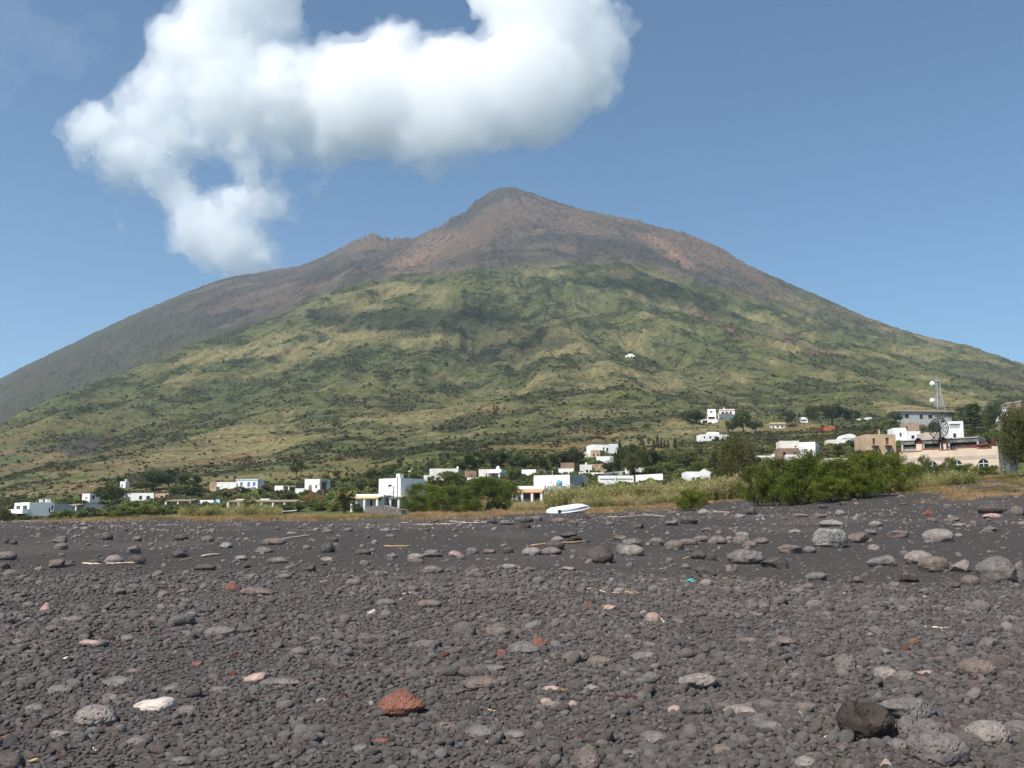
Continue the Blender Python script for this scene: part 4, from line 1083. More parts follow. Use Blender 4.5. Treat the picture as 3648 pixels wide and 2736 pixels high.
T('tamarisk', 3535, 1702, 1658, 90, 'rounded bush by the right corner of the cream building', Y=118)
T('tamarisk', 3265, 1722, 1655, 90, 'bush below the first arch of the cream building', Y=112)
T('tamarisk', 3420, 1716, 1662, 100, 'broad low bush between the third and fourth arches of the cream building', Y=110)
T('tamarisk', 3500, 1710, 1664, 80, 'low bush right below the last arch of the cream building', Y=112)
# left side
T('broad', 396, 1806, 1714, 124, 'big round dark green tree between white houses at left', v=0)
T('green', 20, 1862, 1808, 56, 'yellowish green tree at the left edge beside the two-storey house', Y=150, leaf='leaf_euc')
T('lowpalm', 222, 1858, 1812, 70, 'date palm in front of the long white wall, middle of three', Y=165)
T('lowpalm', 178, 1858, 1822, 56, 'date palm in front of the long white wall, left of three', Y=165)
T('datepalm', 296, 1860, 1806, 62, 'date palm in front of the long white wall, right of three', Y=165)
T('datepalm', 424, 1735, 1678, 40, 'small palm above the round dark tree')
for a in ((545, 1745, 1664, 110, 'dark spreading tree on the slope above the white house with two windows'), (600, 1745, 1668, 80, 'dark tree right of the spreading one on the left slope'), (668, 1750, 1680, 90, 'dark bushy tree left of the white and blue house'), (520, 1752, 1712, 110, 'low greyish tree below the dark spreading tree'), (690, 1772, 1722, 95, 'round green tree below the white and blue house')):
    T('broad', *a)
T('green', 625, 1765, 1722, 70, 'mid green tree between dark ones, left of the blue-shuttered house')
for a in ((440, 1838, 1790, 90, 'bright green bush on the bank left of the pergola house'), (500, 1836, 1785, 110, 'bright green bank bush in the middle before the pergola house'), (400, 1846, 1815, 80, 'yellow green bush at the left foot of the bank'), (560, 1838, 1796, 100, 'olive green bush at the right end of the bank'), (640, 1825, 1800, 80, 'clipped low green hedge bush below the pergola house')):
    T('lime', *a)
T('dry', 545, 1832, 1802, 70, 'brownish dry bush in the bank before the pergola house')
T('broad', 668, 1832, 1793, 52, 'small round dark bush before the white pergola house', 'bush', 'bush')
T('broad', 730, 1810, 1775, 60, 'dark climbing shrub at the right of the pergola house', 'bush', 'bush')
for a in ((790, 1832, 1800, 90, 'light green reedy bush along the dry grass at left centre'), (850, 1834, 1796, 90, 'yellowish green bush above the dry grass at left centre'), (900, 1836, 1805, 90, 'leafy lime bush above the dry grass beside a concrete block'), (930, 1830, 1812, 60, 'small lime bush left of the white heap')):
    T('lime', *a)
T('datepalm', 884, 1798, 1742, 70, 'date palm with drooping fronds over the long porch', v=0, Y=125)
T('datepalm', 948, 1765, 1708, 62, 'date palm below the blue-shuttered house', v=1)
T('cedar', 948, 1822, 1762, 48, 'slim grey-green tree standing in front of the long porch')
for a in ((815, 1765, 1735, 70, 'bright green tree right below the white and blue house'), (850, 1775, 1730, 80, 'green tree under the blue-shuttered house facade'), (905, 1772, 1732, 70, 'dark green tree between two date palms'), (1000, 1792, 1755, 100, 'dense green tree row below the small terrace house'), (1040, 1795, 1748, 70, 'green tree in front of the low terrace wall'), (935, 1790, 1755, 80, 'green garden tree behind the long porch')):
    T('green', *a)
T('pine', 1068, 1728, 1650, 82, 'dark umbrella pine behind the arched white house')
T('broad', 1055, 1700, 1630, 62, 'dark shrubby tree just uphill of the umbrella pine')
T('fanpalm', 1152, 1782, 1694, 78, 'fan palm with a thick skirted trunk beside the arched house')
T('datepalm', 1228, 1775, 1703, 108, 'large date palm left of the white cube house', v=0, Y=120)
T('dry', 1115, 1800, 1742, 90, 'brownish yellow shrub in front of the arched house')
T('dry', 1145, 1795, 1755, 60, 'dry brown shrub at the foot of the fan palm')
for a in ((1060, 1824, 1775, 70, 'grey-green bush below the long porch, left one'), (1010, 1828, 1786, 90, 'dark rounded bush behind the concrete block'), (1130, 1822, 1778, 90, 'fresh green bush at the edge of the dry grass'), (1190, 1822, 1776, 90, 'leafy green bush in front of the large date palm'), (1235, 1820, 1762, 80, 'dark green bush directly below the large date palm'), (1270, 1824, 1785, 60, 'bright green shrub by the flat porch of the cube house')):
    T('bush', *a)
T('broad', 1330, 1752, 1708, 66, 'dark round tree tucked left of the white cube house')
T('broad', 1290, 1756, 1714, 64, 'dark green tree between the date palm and the cube house')
T('green', 1385, 1700, 1652, 50, 'round dark tree behind the roof of the cube house')
T('green', 1330, 1705, 1670, 80, 'green tree mass behind the cube house at left', leaf='leaf_dark')
T('green', 1480, 1722, 1676, 60, 'green tree behind the right end of the cube house')
T('green', 1600, 1742, 1676, 120, 'bright green fig-like tree behind the tamarisk thicket', v=1)
T('green', 1545, 1740, 1690, 60, 'small green tree left of the fig-like one')
# woods behind the centre
for a in ((1690, 1678, 1606, 100, 'leftmost tree of the dark wood behind the centre houses'), (1770, 1676, 1602, 110, 'second tree from left in the dark wood behind the centre houses'), (1850, 1682, 1612, 100, 'tree in the middle of the dark wood above the long white house'), (1920, 1680, 1615, 90, 'tree of the dark wood above the brown topped house'), (1990, 1672, 1610, 90, 'tree of the dark wood left of the two-tier villa'), (2045, 1665, 1590, 90, 'tallest tree of the dark wood, next to the two-tier villa'), (1640, 1682, 1640, 60, 'small dark bush at the left end of the wood')):
    T('broad', *a)
T('green', 1830, 1722, 1655, 62, 'leafy tree overlapping the right end of the terrace house')
T('green', 1880, 1728, 1684, 80, 'low leafy tree in front of the long white house')
T('green', 1965, 1700, 1678, 70, 'small tree in front of the brown topped house')
T('green', 1920, 1722, 1690, 60, 'small green tree behind the grey and white house')
for a in ((2215, 1690, 1590, 90, 'dark pine-like tree right of the two-tier villa'), (2260, 1680, 1580, 110, 'tall dark tree in the grove right of the villa'), (2310, 1690, 1590, 100, 'dark tree in the middle of the grove'), (2175, 1690, 1640, 70, 'low dark tree in front of the villa')):
    T('broad', *a)
T('euc', 2245, 1705, 1612, 80, 'thin stemmed tree whose bare trunks show before a pink house')
for a in ((2370, 1665, 1600, 90, 'green tree at the right of the grove'), (2420, 1672, 1608, 80, 'green tree right of the cypresses'), (2330, 1710, 1655, 110, 'dark low tree above the long white garden wall'), (2400, 1690, 1640, 90, 'yellowish green tree above the garden wall'), (2460, 1670, 1590, 80, 'green tree left of the big eucalyptus'), (2480, 1712, 1640, 70, 'green tree behind the low house with brown doors')):
    T('green', *a)
T('bush', 2405, 1728, 1690, 80, 'dark bush left of the low house with brown doors')
T('lime', 2300, 1722, 1690, 90, 'yellow green shrub above the long white garden wall')
for i, (px, b_, t_, w_) in enumerate(((2207, 1612, 1560, 10), (2286, 1580, 1549, 12), (2311, 1582, 1554, 12), (2342, 1598, 1545, 14), (2330, 1600, 1562, 14), (2356, 1600, 1560, 9), (2368, 1600, 1564, 9), (2381, 1602, 1566, 10), (2405, 1600, 1554, 15), (2496, 1625, 1594, 16), (2848, 1508, 1464, 10))):
    T('cypress', px, b_, t_, w_ + 3, ['slim dark cypress beside the upper villa', 'leftmost cypress of the row above the grove', 'second cypress of the row above the grove', 'tallest cypress, in the middle of the row', 'stout cypress leaning on the tallest one', 'thin cypress right of the tallest one', 'thin cypress, second right of the tallest', 'thin cypress, third right of the tallest', 'broad single cypress at the right end of the row', 'short bluish cypress left of the big eucalyptus', 'dark cypress beside the small white hill house'][i], group='cypresses on the lower slope')
T('euc', 2620, 1745, 1540, 178, 'big loose olive green eucalyptus behind the reeds', v=0, Y=118)
T('euc', 2560, 1735, 1590, 90, 'lower leafy tree left of the big eucalyptus', v=1, Y=124)
T('euc', 2672, 1740, 1560, 80, 'slender eucalyptus on the right of the big one', v=1, Y=122)
for a in ((2648, 1548, 1452, 74, 'dark tall tree right of the hill house pair'), (2610, 1545, 1490, 60, 'dark tree below the hill house pair'), (2812, 1522, 1456, 66, 'dark tree left of the white hill house'), (2690, 1540, 1495, 70, 'dark round tree left of the yellow roofed house'), (2480, 1510, 1455, 90, 'dark thicket tree left of the hill house pair'), (2450, 1500, 1460, 80, 'dark thicket tree further left of the hill house pair')):
    T('broad', *a)
T('euc', 2895, 1510, 1438, 66, 'grey-green tall tree left of the dark wide pine', leaf='leaf_dark')
T('broad', 2965, 1512, 1432, 124, 'wide dark pine-like tree on the right lower slope', v=2)
T('broad', 3035, 1510, 1455, 70, 'round tree right of the wide dark pine-like tree')
T('broad', 3190, 1512, 1462, 66, 'round dark tree left of the long tiled building')
T('green', 3170, 1545, 1490, 80, 'green tree below the left end of the long tiled building')
T('green', 3100, 1540, 1500, 80, 'bushy green tree left of the white house group')
for a in ((2985, 1622, 1562, 60, 'date palm before the domed white house'), (2995, 1640, 1592, 70, 'lower date palm beside the tamarisks'), (3276, 1505, 1466, 40, 'palm in front of the long tiled building')):
    T('datepalm', *a)
T('green', 3045, 1600, 1560, 70, 'dark round tree between the domed house and the beige house', leaf='leaf_dark')
T('green', 3100, 1660, 1600, 90, 'grey-green tree in front of the beige house', leaf='leaf_euc')
T('pine', 3362, 1522, 1464, 104, 'umbrella pine in front of the right end of the long tiled building')
T('cedar', 3478, 1572, 1440, 168, 'large dark tiered conifer above the cream building', v=0)
T('euc', 3545, 1545, 1425, 90, 'tall grey-green tree behind the tiered conifer', leaf='leaf_dark')
T('euc', 3440, 1500, 1440, 80, 'leafy tree left of the tiered conifer top', leaf='leaf_dark')
T('green', 3545, 1595, 1530, 90, 'green tree right of the tiered conifer')
T('euc', 3622, 1702, 1430, 130, 'tall eucalyptus at the right edge of the photo', v=1)
T('green', 3590, 1610, 1520, 70, 'green tree left of the edge eucalyptus')
T('euc', 3680, 1700, 1450, 130, 'eucalyptus partly cut by the right edge', v=0)
T('green', 3330, 1545, 1500, 50, 'small tree behind the mesh dish', leaf='leaf_dark')
# ------------------------------------------------------------------ scrub on the slopes (nobody could count it)
ssrc = []
for i in range(7):
    (v, f, t), _ = blob_crown(200 + i, 5, .35, (.55, .55, .25), .34, 90, .20, .15, fill=.1, squash=.8)
    v[:, 2] = np.maximum(v[:, 2], -.12)
    ssrc.append(mesh_np('scrub_source', v, f, M['scrub'], {'leaf': ('FLOAT_COLOR', t)}))
rowi = np.arange(nrow); sel = []
NS = 420000
jj = rng.integers(0, J, NS); ki = rng.integers(nA - 30, nA + nB + nC - 6, NS)
pxs = cols[jj]; k = (pxs > -150) & (pxs < 3800); jj = jj[k]; ki = ki[k]; pxs = pxs[k]
Yk = YY[jj, ki]; Xk = XX[jj, ki]; Zk = ZZ[jj, ki]; rk = rock[jj, ki]
vis = ROWS[jj, ki] <= RMIN[jj, ki] + 6
dens = sm(-.25, .45, -(mid[jj, ki] * .7) + fine[jj, ki] * .7 - big[jj, ki] * .25) ** 1.3
plain = 1 - sm(0, .12, tsl[jj, ki]); dens = np.maximum(dens, 1.3 * plain)
straw = sm(.0, .5, big[jj, ki] * .7 + mid[jj, ki] * .6)
dens = dens * (1 - .65 * straw * (1 - plain)) * (1 - .97 * sm(.25, .6, rk)) * np.where(ki > nA + nB, .35, 1.)
k = vis & (rng.random(len(jj)) < dens * np.where(Yk < 330, .31, .5) + .03 * (rk < .3)) & (Yk > 104) & ((pxs < 3000) | (ROWS[jj, ki] < 1640) | ((Yk > 165) & (pxs > 3400))) & ~((pxs > 1880) & (pxs < 2680) & (Yk < 150))
Xk, Yk, Zk, jj, ki, pxs = Xk[k], Yk[k], Zk[k], jj[k], ki[k], pxs[k]
n = len(Xk)
s = np.where(Yk < 330, 1.05, .78) * np.exp(rng.normal(0, .38, n)) * (Yk / 700.) ** .22
s = np.clip(s, .35, 3.)
bt = C[jj, ki]
tt = np.array((.070, .073, .029))[None, :] * np.exp(rng.normal(0, .22, n))[:, None]
q = rng.random(n); tt[q < .22] = np.array((.105, .112, .038)) * np.exp(rng.normal(0, .2, ((q < .22).sum(), 1))); tt[q > .93] = np.array((.15, .10, .055)); tt[(q > .5) & (q < .68)] = np.array((.052, .058, .030))
lo = (Yk < 330); tt[lo & (q < .5)] = np.array((.115, .140, .042)) * np.exp(rng.normal(0, .2, ((lo & (q < .5)).sum(), 1)))
tt = np.minimum(tt * np.where((Yk > 200) & (Yk < 800), 1.3, 1.1)[:, None], .3)
scatter('scrub', np.c_[Xk, Yk, Zk + EZ + .1 * s], np.c_[rng.normal(0, .1, n), rng.normal(0, .1, n), rng.random(n) * 6.28], np.c_[s * rng.uniform(.8, 1.3, n), s * rng.uniform(.8, 1.3, n), s * rng.uniform(.65, 1.15, n)], rng.integers(0, 7, n), tt, ssrc, 'green scrub covering the lower slopes of the volcano')
print('scrub', n)
# ------------------------------------------------------------------ dry grass and reeds
def blade_src(name, nb, h, w, spread, lean, seed, base=(1, 1, 1), tipc=(1, 1, 1), leafy=False):
    r = np.random.default_rng(seed); V_ = []; Q_ = []; T_ = []
    for i in range(nb):
        a = r.random() * 6.28; p = np.array((math.cos(a), math.sin(a), 0)) * spread * r.random() ** .5
        d = np.array((r.normal(0, lean), r.normal(0, lean), 1.)); hh = h * r.uniform(.55, 1.05); sd_ = np.array((math.cos(a * 3), math.sin(a * 3), 0)) * w / 2
        o = len(V_); g = r.normal(0, lean * .9, 2)
        for j, t in enumerate((0, .5, 1.)):
            c = p + d * hh * t + np.array((g[0], g[1], -.25 * abs(g[0]))) * hh * t * t; ww = sd_ * (1 - .8 * t)
            V_ += [c - ww, c + ww]; cc = np.array(base) * (1 - t) + np.array(tipc) * t; T_ += [cc * r.uniform(.8, 1.2)] * 2
        Q_ += [(o, o + 1, o + 3, o + 2), (o + 2, o + 3, o + 5, o + 4)]
        if leafy:
            for _ in range(7):
                t = r.uniform(.25, 1); c = p + d * hh * t; a2 = r.random() * 6.28; q2 = np.array((math.cos(a2), math.sin(a2), r.uniform(.1, .9))) * h * .20; s2 = np.array((-math.sin(a2), math.cos(a2), .2)) * w * .9
                o = len(V_); V_ += [c - s2, c + s2, c + q2 + s2 * .1 + np.array((0, 0, -.03 * h)), c + q2 - s2 * .1 + np.array((0, 0, -.03 * h))]; T_ += [np.array(tipc) * r.uniform(.75, 1.25)] * 4; Q_.append((o, o + 1, o + 2, o + 3))
    return mesh_np(name, np.array(V_), np.array(Q_), M['blade'], {'leaf': ('FLOAT_COLOR', np.array(T_))})
gs = [blade_src('grass_source', 34, .20, .012, .16, .45, 400 + i) for i in range(5)]
n = 90000; t = rng.random(n); Y = 42 * (96 / 42.) ** t; X = (rng.random(n) - .5) * 2 * (Y * .60 + 1); px_ = u_of(X, Y)
k = rng.random(n) < grass_amount(px_, Y, X) * .8
X, Y, px_ = X[k], Y[k], px_[k]; n = len(X)
tt = np.array((.36, .245, .125))[None, :] * np.exp(rng.normal(0, .2, n))[:, None]
gmix = (fbm(X / 6, Y / 6, 3, 300) > .32) | ((px_ > 3200) & (fbm(X / 3, Y / 3, 3, 310) > .12)); tt[gmix] = np.array((.17, .16, .055)) * np.exp(rng.normal(0, .2, (gmix.sum(), 1)))
s = np.exp(rng.normal(0, .3, n)) * np.where(px_ > 2950, .75, 1.)
scatter('dry_grass', np.c_[X, Y, beach_z(X, Y) + EZ - .02], np.c_[np.zeros(n), np.zeros(n), rng.random(n) * 6.28], np.c_[s * 1.2, s * 1.2, s], rng.integers(0, 5, n), tt, gs, 'straw coloured dry grass along the top of the beach')
print('grass', n)
rs = [blade_src('reed_source', 9, 1., .022, .32, .10, 420 + i, (.95, .8, .55), (1, 1, 1), True) for i in range(5)]
RX = []; RY = []; RSC = []; RT = []
def reeds(n, pa, pb, Ya, Yb, h, green, thin=0):
    px = rng.uniform(pa, pb, n); Y = rng.uniform(Ya, Yb, n); q = fbm(px / 60, Y / 8, 3, 330)
    k = rng.random(n) < .85 - thin + q; px, Y = px[k], Y[k]; q = q[k]
    X = x_of(px, Y, low_z(px, Y))
    RX.append(X); RY.append(Y); RSC.append(h * np.exp(rng.normal(0, .18, len(X))) * (1 + .25 * q))
    c = np.array((.27, .27, .10))[None, :] * np.exp(rng.normal(0, .2, len(X)))[:, None]; dry = rng.random(len(X)) > green + .6 * q; c[dry] = np.array((.43, .33, .19)) * np.exp(rng.normal(0, .15, (dry.sum(), 1))); RT.append(c)
reeds(7500, 1960, 2640, 82, 112, 1.55, .8); reeds(1800, 1830, 1990, 84, 100, .75, .35, .2); reeds(1500, 2040, 2420, 74, 84, .9, .45, .2); reeds(1500, 2500, 2700, 76, 92, 1.35, .5)
reeds(900, 3120, 3480, 58, 66, .65, .8, .35); reeds(1600, 640, 1000, 84, 96, .9, .85, .2)
X = np.concatenate(RX); Y = np.concatenate(RY); s = np.concatenate(RSC); n = len(X)
scatter('reeds', np.c_[X, Y, np.where(Y < 92, beach_z(X, Y), low_z(u_of(X, Y), Y)) + EZ - .05], np.c_[rng.normal(0, .06, n), rng.normal(0, .06, n), rng.random(n) * 6.28], np.c_[s * .9, s * .9, s], rng.integers(0, 5, n), np.concatenate(RT), rs, 'tall yellow-green canes growing behind the beach')
# ================================================================== houses, walls, masts, boat
def face_open(mb, O, e, n, l, h, ops, rv=.22):
    """a wall face with real openings; ops: (u0,u1,v0,v1,arch) in metres"""
    up = Vector((0, 0, 1)); us = sorted({0., l, *[o_[0] for o_ in ops], *[o_[1] for o_ in ops]}); vs = sorted({0., h, *[o_[2] for o_ in ops], *[o_[3] for o_ in ops]})
    A = lambda u, v, d=0.: O + e * u + up * v - n * d
    for i in range(len(us) - 1):
        for j in range(len(vs) - 1):
            cu, cv = (us[i] + us[i + 1]) / 2, (vs[j] + vs[j + 1]) / 2
            if any(o_[0] < cu < o_[1] and o_[2] < cv < o_[3] for o_ in ops): continue
            mb.poly(A(us[i], vs[j]), A(us[i + 1], vs[j]), A(us[i + 1], vs[j + 1]), A(us[i], vs[j + 1]))
    for (u0, u1, v0, v1, arch) in ops:
        if not arch:
            rim = [(u0, v0), (u1, v0), (u1, v1), (u0, v1)]
        else:
            r_ = (u1 - u0) / 2; cv = v1 - r_; N = 12; uc = (u0 + u1) / 2
            arc = [(uc + r_ * math.cos(math.pi * t / N), cv + r_ * math.sin(math.pi * t / N)) for t in range(N + 1)]
            for t in range(N):
                a, b_ = arc[t], arc[t + 1]; mb.poly(A(*a), A(a[0], v1), A(b_[0], v1), A(*b_)) if t not in (0,) or True else None
            rim = [(u0, v0), (u1, v0)] + arc
        for t in range(len(rim)):
            a, b_ = rim[t], rim[(t + 1) % len(rim)]
            mb.poly(A(*a), A(*a, rv), A(*b_, rv), A(*b_))
def fill(mat, O, e, n, u0, u1, v0, v1, d, name, root, arch=False, frame=None, bars=False):
    up = Vector((0, 0, 1)); A = lambda u, v: O + e * u + up * v - n * d
    mb = MB()
    if arch:
        r_ = (u1 - u0) / 2; N = 12; uc = (u0 + u1) / 2; cv = v1 - r_
        mb.poly(A(u0, v0), A(u1, v0), *[A(uc + r_ * math.cos(math.pi * t / N), cv + r_ * math.sin(math.pi * t / N)) for t in range(N + 1)])
        mb.box(A(u0, v0) - n * .01, e * (u1 - u0), -n * .03, up * .04)
    else:
        mb.box(A(u0 - .02, v0 - .02), e * (u1 - u0 + .04), -n * .06, up * (v1 - v0 + .04))
    o = mb.build(name, mat, root)
    if frame:
        f = MB(); w_ = .07
        for (a, b_, c, d_) in ((u0, v0, u1 - u0, w_), (u0, v1 - w_, u1 - u0, w_), (u0, v0 + w_, w_, v1 - v0 - 2 * w_), (u1 - w_, v0 + w_, w_, v1 - v0 - 2 * w_), ((u0 + u1) / 2 - w_ / 2, v0 + w_, w_, v1 - v0 - 2 * w_)):
            if arch and b_ == v1 - w_: b_ = v1 - (u1 - u0) / 2
            f.box(A(a, b_) + n * .05, e * c, -n * .045, up * d_)
        f.build('frame', frame, o)
    return o
HOUSES = {}
def house(name, label, xL, xC, xR, top, base, yaw, mat, feats='', dp=5., cat='house', Y=None, lip=.0, sink=2.0, root=None, wall='wall', par=.35):
    """xL, xC, xR: photo columns of left end, near corner and right end; feats: 'face kind u0 u1 v0 v1 [material]' ; u, v as fractions of the face"""
    if root is None:
        g = hit(min(max(xC, -50), 3700), base) if Y is None else ground_at(xC, Y)
        Yc = g.y
    else: Yc = Y if Y else root.location.y
    k = Yc / F
    zt = P(xC, top, Yc).z; zb = P(xC, base, Yc).z
    Cn = Vector((x_of(xC, Yc, zb - EZ), Yc, zb)); ph = R(yaw)
    uu = lambda px: (px - 1824) / F * 1.006
    dL = Vector((-math.cos(ph), math.sin(ph), 0)); dR = Vector((math.sin(ph), math.cos(ph), 0))
    uL, uR = uu(xL), uu(xR); uC = Cn.x / Cn.y
    uL += uC - uu(xC); uR += uC - uu(xC)
    lL = (Cn.x - uL * Cn.y) / (math.cos(ph) + uL * math.sin(ph)) if xL < xC else dp
    den = math.sin(ph) - uR * math.cos(ph)
    lR = (uR * Cn.y - Cn.x) / den if xR > xC + .5 and den > 1e-3 else dp
    lR = min(lR, 30)
    h = zt - zb
    if root is None: root = thing(name, label, cat, Cn)
    off = Cn - root.location
    C0 = off - Vector((0, 0, sink)); H = h + sink
    nL = Vector((-math.sin(ph), -math.cos(ph), 0)); nR = Vector((math.cos(ph), -math.sin(ph), 0))
    FL = (C0 + dL * lL, -dL, nL, lL); FR = (C0, dR, nR, lR); FB = (C0 + dR * lR, dL, -nL, lL); FE = (C0 + dL * lL + dR * lR, -dR, -nR, lR)
    ops = {'L': [], 'R': []}; fl = []
    for s_ in feats.split(';'):
        q = s_.split()
        if not q: continue
        l_ = FL[3] if q[0] == 'L' else FR[3]
        u0, u1, v0, v1 = float(q[2]) * l_, float(q[3]) * l_, sink + float(q[4]) * h, sink + float(q[5]) * h
        arch = q[1] in ('a',)
        ops[q[0]].append((u0, u1, v0, v1, arch)); fl.append((q[0], q[1], u0, u1, v0, v1, q[6] if len(q) > 6 else None))
    mb = MB(); up = Vector((0, 0, 1))
    face_open(mb, *FL[:3], lL, H, ops['L']); face_open(mb, *FR[:3], lR, H, ops['R'])
    face_open(mb, *FB[:3], lL, H, []); face_open(mb, *FE[:3], lR, H, [])
    t = .22; Z = up * H
    a0, a1, a2, a3 = C0 + Z, C0 + dL * lL + Z, C0 + dL * lL + dR * lR + Z, C0 + dR * lR + Z
    i0, i1, i2, i3 = a0 + (dL + dR) * t, a1 + (-dL + dR) * t, a2 + (-dL - dR) * t, a3 + (dL - dR) * t
    dn = up * par
    for p, q, r_, s_ in ((a0, a1, i1, i0), (a1, a2, i2, i1), (a2, a3, i3, i2), (a3, a0, i0, i3)):
        mb.poly(p, s_, r_, q); mb.poly(s_, s_ - dn, r_ - dn, r_)
    mb.build(wall, M[mat], root)
    MB().poly(i0 - dn, i3 - dn, i2 - dn, i1 - dn).build('roof', M['offwhite'], root)
    for (fc, kd, u0, u1, v0, v1, mt) in fl:
        O, e, n_ = (FL if fc == 'L' else FR)[:3]
        nm = 'door' if kd == 'd' else 'window'
        m_ = M[mt] if mt else M['wooddoor'] if kd == 'd' else M['glass']
        fill(m_, O, e, n_, u0, u1, v0, v1, .2, nm, root, kd == 'a', M['white'] if kd in ('f', 'a') else None)
    if lip:
        b = MB(); 
        b.box(a0 - (dL + dR) * lip, dL * (lL + 2 * lip), dR * (lR + 2 * lip), up * .12)
        b.build('cornice', M[mat], root)
    HOUSES[name + str(len(HOUSES))] = (root, off, dL, dR, lL, lR, h, sink)
    return root, dict(off=off, dL=dL, dR=dR, lL=lL, lR=lR, h=h, nL=nL, nR=nR, k=k)
def pergola(root, q, face, u0, u1, v, depth, mat, ncol=3, colmat='white', drop=.35, name='porch_roof'):
    """sloping roof on columns in front of a face"""
    l_ = q['lL'] if face == 'L' else q['lR']; e = -q['dL'] if face == 'L' else q['dR']; n = q['nL'] if face == 'L' else q['nR']
    O = q['off'] + (q['dL'] * l_ if face == 'L' else Vector()); up = Vector((0, 0, 1)); h = q['h'] * v
    A = O + e * (u0 * l_) + up * h + n * .02
    MB().box(A, e * ((u1 - u0) * l_), n * depth - up * drop, up * .14).build(name, M[mat], root)
    for i in range(ncol):
        p = O + e * ((u0 + (u1 - u0) * (i + .06 * (1 if i == 0 else -1 if i == ncol - 1 else 0)) / max(1, ncol - 1)) * l_) + n * (depth - .3)
        MB().tube([p - up * 1.5, p + up * (h - drop * .95)], .24, 10).build('column', M[colmat], root)
def chim(root, q, a, b_, w_=.5, h=.8, mat='white', name='chimney'):
    p = q['off'] + q['dL'] * (q['lL'] * a) + q['dR'] * (q['lR'] * b_) + Vector((0, 0, q['h'] - .38))
    MB().box(p, q['dL'] * w_, q['dR'] * w_, Vector((0, 0, h + .38))).build(name, M[mat], root)
Hs = house
# ---------------- left
r, q = Hs('white_house', 'two-storey white house with balcony end, farthest left above the beach', 48, 100, 187, 1789, 1862, 50, 'white', 'L w .12 .42 .55 .85;L w .55 .88 .55 .85;L d .15 .45 .02 .40 glass;L d .6 .9 .02 .40 glass;R w .80 .86 .5 .75;R w .90 .97 .62 .85', Y=185, sink=.6)
chim(r, q, .2, .55, .6, .6); chim(r, q, .2, .8, .9, .7)
MB().box(q['off'] + q['dL'] * (q['lL'] + .3) + q['nL'] * 1.2 + Vector((0, 0, q['h'] * .44)), -q['dL'] * (q['lL'] + .6), -q['nL'] * 1.18, Vector((0, 0, .9))).build('balcony', M['white'], r)
house('x', '', 186, 187, 251, 1796, 1850, 12, 'offwhite', 'R w .8 .9 .3 .55', root=r, Y=r.location.y + 9, wall='annex_wall', dp=7)
r, q = Hs('white_house', 'small white tower-like house left of the big round dark tree', 291, 318, 352, 1758, 1803, 35, 'white', 'L d .4 .75 .30 .72 offwhite;R w .25 .5 .55 .85')
r, q = Hs('white_house', 'low white house with a dark flat porch roof below the tower-like house', 250, 300, 366, 1796, 1830, 20, 'offwhite', 'L d .3 .6 .02 .6 glass')
pergola(r, q, 'L', .0, 1., .95, 2.4, 'reed_mat', 2)
r, q = Hs('white_house', 'plain white house with two dark windows right of the big round tree', 440, 546, 549, 1756, 1792, 4, 'white', 'L w .52 .62 .32 .70;L w .76 .88 .32 .70', dp=6)
r, q = Hs('white_house', 'little white house with a pale blue side on the left slope', 427, 446, 459, 1715, 1740, 30, 'white', 'L w .3 .55 .3 .6')
chim(r, q, .3, .6, .7, .9, 'offwhite')
r, q = Hs('stone_hut', 'low grey stone hut between trees right of the two-window house', 552, 600, 620, 1757, 1780, 25, 'tanstone', 'L d .4 .6 .1 .6 dark')
r, q = Hs('white_house', 'long white pergola house with reed roof behind the green bank', 648, 760, 782, 1781, 1812, 12, 'white', 'L d .1 .2 .05 .75 glass;L w .35 .45 .3 .7', dp=6)
pergola(r, q, 'L', -.25, .55, 1.0, 3.6, 'reed_mat', 3)
r2 = house('x', '', 768, 782, 784, 1779, 1806, 12, 'bluewall', root=r, Y=r.location.y - 2.2, wall='wing_wall', dp=2)
r, q = Hs('white_house', 'low white house with a long reed-roofed porch on white columns at left centre', 860, 1075, 1078, 1783, 1815, 3, 'offwhite', 'L d .12 .16 .02 .6 dark;L w .32 .38 .3 .6;L d .52 .57 .02 .6 dark;L w .78 .83 .3 .6', dp=6)
pergola(r, q, 'L', -.12, .98, 1.0, 3.4, 'reed_mat', 7)
chim(r, q, .55, .4, 1.6, .35); chim(r, q, .95, .4, 1.6, .3)
r, q = Hs('white_house', 'white house with pale blue corners and blue shutters at left', 842, 917, 940, 1707, 1748, 16, 'white', 'L w .18 .30 .40 .74 blueshut;L w .52 .64 .32 .74 blueshut;L w .78 .90 .40 .74 blueshut')
house('x', '', 770, 841, 842, 1717, 1748, 16, 'white', 'L w .25 .33 .3 .6;L w .60 .68 .3 .6', root=r, Y=r.location.y + 1.5, wall='annex_wall')
house('x', '', 747, 770, 771, 1718, 1746, 16, 'tanstone', 'L w .4 .62 .35 .7', root=r, Y=r.location.y + 2.2, wall='stone_wing')
MB().box(q['off'] + q['dL'] * (q['lL'] + .12) + q['nL'] * .12 + Vector((0, 0, q['h'] - .35)), -q['dL'] * (q['lL'] + .24), -q['nL'] * .1, Vector((0, 0, .38))).build('cornice', M['bluewall'], r)
r, q = Hs('white_house', 'small white terrace house with a dark shade roof left of the arched house', 978, 1008, 1036, 1730, 1758, 25, 'white', 'L w .5 .78 .02 .40;R d .3 .6 .02 .5 dark', dp=5)
pergola(r, q, 'R', .1, 1.7, .98, 2., 'reed_mat', 3)
r, q = Hs('white_house', 'white house with one arched doorway behind the fan palm', 1085, 1139, 1175, 1706, 1762, 18, 'white', 'L a .26 .48 .22 .62 wooddoor;L w .70 .80 .40 .62')
house('x', '', 1052, 1086, 1087, 1740, 1762, 18, 'white', root=r, Y=r.location.y + .3, wall='terrace_wall', dp=5)
